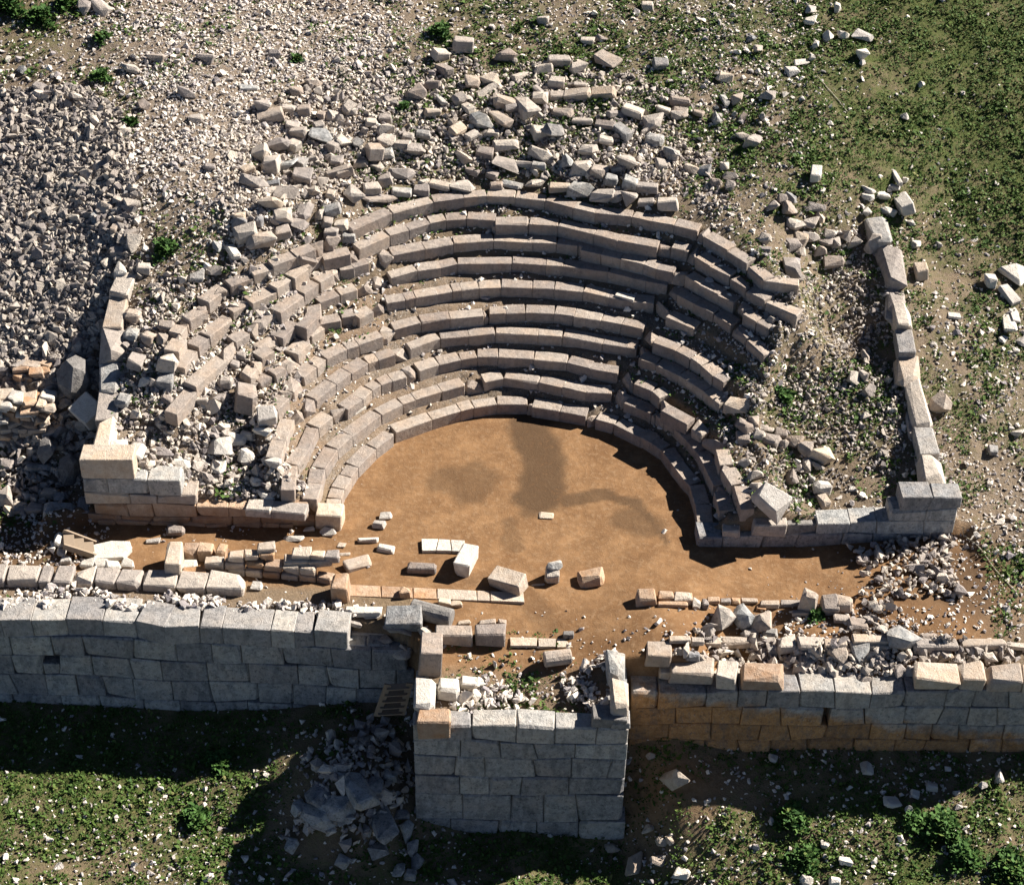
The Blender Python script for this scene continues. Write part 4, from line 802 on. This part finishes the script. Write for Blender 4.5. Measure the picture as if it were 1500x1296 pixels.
def bulk_stones(name, label, cat, P, size, mat, r, tilt=.5, lift=.12):
    n_ = len(P); RM_ = rotm(n_, r, tilt)*size[:, None, None]; which = r.integers(0, len(SHAPES), n_); V = []; T = []; A = []; o = 0; tint = r.random(n_)
    for k, (v, t) in enumerate(SHAPES):
        s = np.where(which == k)[0]
        if not len(s): continue
        w_ = np.einsum('nij,vj->nvi', RM_[s], v)+P[s][:, None, :]+np.array([0, 0, 1])*(size[s]*lift)[:, None, None]
        V.append(w_.reshape(-1, 3)); T.append((t[None]+(np.arange(len(s))*len(v))[:, None, None]+o).reshape(-1, 3)); A.append(np.repeat(tint[s], len(v))); o += len(s)*len(v)
    me = bpy.data.meshes.new(name); fill_mesh(me, np.concatenate(V), np.concatenate(T)); a = me.attributes.new('tint', 'FLOAT', 'POINT'); a.data.foreach_set('value', np.concatenate(A).astype(np.float32))
    me.polygons.foreach_set('use_smooth', np.zeros(len(me.polygons), bool))
    ob = link(name, me, mat); return tag(ob, label, cat, None, 'stuff')
def scatter(n_, r, box=(-20.9, 20.9, -13.9, 26.9)):
    x = r.uniform(box[0], box[1], n_); y = r.uniform(box[2], box[3], n_); return x, y, gz(x, y)
def slope_ok(x, y):
    e = .15; return np.maximum(abs(gz(x+e, y)-gz(x-e, y)), abs(gz(x, y+e)-gz(x, y-e)))/(2*e) < 2.6
r = np.random.default_rng(21)
# gravel everywhere, density from the map
x, y, z = scatter(420000, r); pb = sample(PB, x, y, z); px, py = proj(np.stack([x, y, z], -1))
rr_, th_, rad_, f_, b_, o_ = zones(x, y)
inF = (f_ > .5) & (o_ < .5) & (np.abs(x) < 13)
dens = pb**2.1*1.1*(.45+1.0*lattice(x, y, .9, 31))
dens = np.where(o_ > .5, dens*.65, dens); dens = np.where(inF & (y > -3.4), dens*.13, dens); dens = np.where((rr_ > rad_[0]) & (rr_ < rad_[9]) & (th_ > 20) & (th_ < 150) & (f_ < .5), dens*2.2+.10, dens)
keep = (r.random(len(x)) < dens*.52) & slope_ok(x, y)
sz = np.exp(r.normal(math.log(.082), .5, len(x))).clip(.035, .34); sz = np.where(inF & (y > -3.4), sz*.7, sz)
PTS = np.stack([x, y, z], -1)[keep]
bulk_stones('gravel', 'pale angular gravel and pebbles strewn over the slopes', 'gravel', PTS, sz[keep], 'gravel', r)
# big scree left
def in_poly(px, py, poly):
    px = px+50*(lattice(px, py, 40., 77)-.5)+24*(lattice(px, py, 13., 78)-.5); py = py+50*(lattice(px, py, 40., 79)-.5)+24*(lattice(px, py, 13., 80)-.5)
    ins = np.zeros(px.shape, bool); j = len(poly)-1
    for i in range(len(poly)):
        xi, yi = poly[i]; xj, yj = poly[j]
        c = ((yi > py) != (yj > py)) & (px < (xj-xi)*(py-yi)/(yj-yi+1e-9)+xi); ins ^= c; j = i
    return ins
x, y, z = scatter(140000, r, (-20.9, -10, -2, 26)); px, py = proj(np.stack([x, y, z], -1))
k = in_poly(px, py, [(-400,80),(120,130),(185,230),(205,330),(190,385),(150,480),(130,590),(60,640),(-400,640)]); x, y, z = x[k], y[k], z[k]; k = r.random(len(x)) < .8; x, y, z = x[k], y[k], z[k]
sz = np.exp(r.normal(math.log(.145), .45, len(x))).clip(.06, .6)
bulk_stones('scree', 'mass of loose dark grey scree stones outside the left side wall', 'scree', np.stack([x, y, z+r.uniform(-.04, .12, len(x))], -1), sz, 'scree', r, 1.2, .15)
def rubble(name, label, polys, n_, s0, mat, zl=0.0, box=(-18, 18, -12, 23)):
    x, y, z = scatter(n_, r, box); px, py = proj(np.stack([x, y, z], -1)); k = np.zeros(len(x), bool)
    for pl in polys: k |= in_poly(px, py, pl)
    k &= slope_ok(x, y); x, y, z = x[k], y[k], z[k]; sz = np.exp(r.normal(math.log(s0), .4, len(x))).clip(.08, .6)
    bulk_stones(name, label, 'rubble', np.stack([x, y, z+zl*r.random(len(x))], -1), sz, mat, r, 1.0, .2)
rubble('rubble', 'broken limestone rubble between and above the seating blocks', [[(340,180),(480,120),(640,90),(960,100),(1040,250),(1110,330),(1000,290),(750,265),(560,285),(470,330),(330,360)], [(230,420),(430,350),(520,390),(430,520),(400,620),(260,620),(170,640),(165,480)]], 100000, .13, 'rubble')
rubble('rubble', 'white rubble fill behind the left retaining wall', [[(165,650),(240,600),(400,640),(440,735),(300,738),(210,680)]], 60000, .19, 'rubble', .08)
rubble('rubble', 'grey rubble filling the ground inside the right side wall', [[(1120,420),(1180,400),(1290,380),(1320,560),(1320,700),(1240,690),(1130,600),(1060,570),(1110,530)], [(1080,640),(1230,700),(1290,740),(1120,740)]], 80000, .10, 'scree', .03)
rubble('rubble', 'loose rubble heaped along the top of the right city wall', [[(985,945),(1130,950),(1330,945),(1470,950),(1450,985),(1330,995),(1160,990),(990,965)]], 130000, .19, 'rubble', .18)
rubble('rubble', 'heap of loose stones at the corner beyond the right stage', [[(1260,800),(1390,790),(1410,850),(1350,890),(1290,940),(1230,920),(1290,860)]], 60000, .17, 'rubble', .12)
rubble('rubble', 'whitish rubble between the city wall top and the block row', [[(0,872),(350,880),(490,890),(600,960),(560,930),(500,905),(0,890)], [(820,990),(885,975),(890,1040),(830,1050)], [(660,1000),(760,1000),(780,1040),(660,1045)]], 120000, .16, 'gravel', .1)
rubble('rubble', 'shaded rubble heap against the left side of the tower', [[(430,1180),(480,1090),(560,1050),(605,1080),(605,1180),(560,1220),(430,1225)]], 55000, .2, 'rubble', .12)
rubble('rubble', 'stones lying along the foot of the seating beside the left scree', [[(90,560),(135,560),(120,700),(60,760),(0,740),(0,680)]], 50000, .22, 'scree', .1)
rubble('rubble', 'broken stones filling the gap between left wall end and tower', [[(560,945),(610,975),(606,1060),(570,1050),(600,1010)]], 60000, .17, 'gravel', .05)
# weeds
def tufts(name, label, x, y, z, hgt, nb, mat, r, cat='weeds'):
    n_ = len(x); k = n_*nb
    cx = np.repeat(x, nb); cy = np.repeat(y, nb); cz = np.repeat(z, nb); hh = np.repeat(hgt, nb)
    a = r.uniform(0, 2*np.pi, k); rad = hh*r.uniform(0, 1.1, k); bx, by = cx+np.cos(a)*rad*.6, cy+np.sin(a)*rad*.6; bz = cz+hh*r.uniform(-.05, .45, k)
    el = r.uniform(.1, 1.1, k); a2 = a+r.normal(0, .7, k); L = hh*r.uniform(.5, 1.1, k); wd = L*r.uniform(.22, .42, k)
    d = np.stack([np.cos(a2)*np.cos(el), np.sin(a2)*np.cos(el), np.sin(el)], -1); s = np.stack([-np.sin(a2), np.cos(a2), r.normal(0, .35, k)], -1)
    b0 = np.stack([bx, by, bz], -1); mid = b0+d*(L*.5)[:, None]; tip = b0+d*L[:, None]-np.array([0, 0, 1])*(L*.15)[:, None]
    V = np.stack([b0, mid+s*wd[:, None], tip, mid-s*wd[:, None]], 1).reshape(-1, 3)
    Fq = np.arange(4*k).reshape(k, 4); me = bpy.data.meshes.new(name); fill_mesh(me, V, Fq)
    tint = np.clip(np.repeat(r.random(n_), nb)*.75+r.random(k)*.25, 0, 1); t = me.attributes.new('tint', 'FLOAT', 'POINT'); t.data.foreach_set('value', np.repeat(tint, 4).astype(np.float32))
    return me
x, y, z = scatter(300000, r); gr = sample(GR, x, y, z); rr_, th_, rad_, f_, b_, o_ = zones(x, y)
cl = lattice(x, y, 1.3, 41)*.6+lattice(x, y, .45, 42)*.4
dens = np.clip(gr**1.35*1.4+(cl-.55)*2.1*np.minimum(1, gr**1.3*3), 0, 1)*np.where(gr < .06, 0, 1)
inF = (f_ > .5) & (o_ < .5) & (y > -4.5) & (np.abs(x) < 14.5)
keep = (r.random(len(x)) < dens*.66) & ~inF & slope_ok(x, y)
x, y, z = x[keep], y[keep], z[keep]; hg = np.exp(r.normal(math.log(.068), .4, len(x))).clip(.03, .2)*(.7+.7*cl[keep])
nb = 6
tag(link('weeds', tufts('weeds', None, x, y, z, hg, nb, 'grass', r), 'grass'), 'low green weeds and short grass carpeting the open ground', 'weeds', None, 'stuff')
print('gravel', keep.sum(), 'tufts', len(x))
# plants one can tell apart
PL = [(10,8,1.5,'large dark green shrub in the top left corner'),(60,25,1.1,'dark green shrub just right of the corner shrub, top left'),(95,5,.8,'small shrub at the top edge near the left corner'),
      (148,112,.7,'bushy weed clump left of the gravel slope, lower of two'),(150,55,.6,'weed clump at the left above the other clump'),(190,178,.5,'single round weed clump at the upper left scree edge'),(592,155,.42,'bright green weed clump at the gravel edge above the seats'),(645,48,.9,'broad weed patch at the top centre beside tumbled stones'),(240,365,.8,'brownish weed clump above the left seat rows'),(435,85,.35,'tiny green weed on the pale gravel slope'),
      (1380,1215,1.3,'big bright green shrub at the lower right'),(1410,1255,1.0,'green shrub below the big shrub, lower right'),(1480,1275,1.2,'green shrub in the lower right corner'),(1340,1200,.8,'green shrub left of the big lower right shrub'),(1160,1200,1.0,'dark shrubby weeds below the right city wall, middle'),(1180,1260,.9,'olive green weed clump near the bottom, right of centre'),
      (290,1200,.9,'yellowish green cushion plant left of the tower shadow'),(320,1115,.8,'green weed clump at the edge of the left wall shadow'),(1150,580,.6,'yellow green weed clump beside the right seat ends'),(1195,900,.4,'small weed beside the right stage earth')]
for (a, b, w_, lab) in PL:
    p, g_ = ground_hit(a, b, .1); n_ = int(30+90*w_*w_); rr2 = np.random.default_rng(int(a*7+b))
    t = thing('shrub' if w_ >= .75 else 'weed_clump', (p[0], p[1], g_), lab, 'shrub' if w_ >= .75 else 'weed')
    a_ = rr2.uniform(0, 6.28, n_); q = np.sqrt(rr2.random(n_))*w_*.5*(.75+.4*np.sin(a_*3+a)); xx, yy = np.cos(a_)*q, np.sin(a_)*q
    base = gz(p[0]+xx, p[1]+yy)-g_; zz = base+np.clip(1-(q/(w_*.55))**2, 0, 1)*w_*.32*rr2.random(n_)
    me = tufts('foliage', None, xx, yy, zz, np.full(n_, .13+.03*w_)*rr2.uniform(.7, 1.3, n_), 9, 'leaf', rr2); o = link('foliage', me, 'leaf', t, t.location)
    sp = []
    for k in range(5):
        an = k*1.26; sp += [(math.cos(an)*.03, math.sin(an)*.03, -.05), (math.cos(an)*.015, math.sin(an)*.015, w_*.3)]
    link('stem', hull('stem', sp), 'wood', t, t.location)
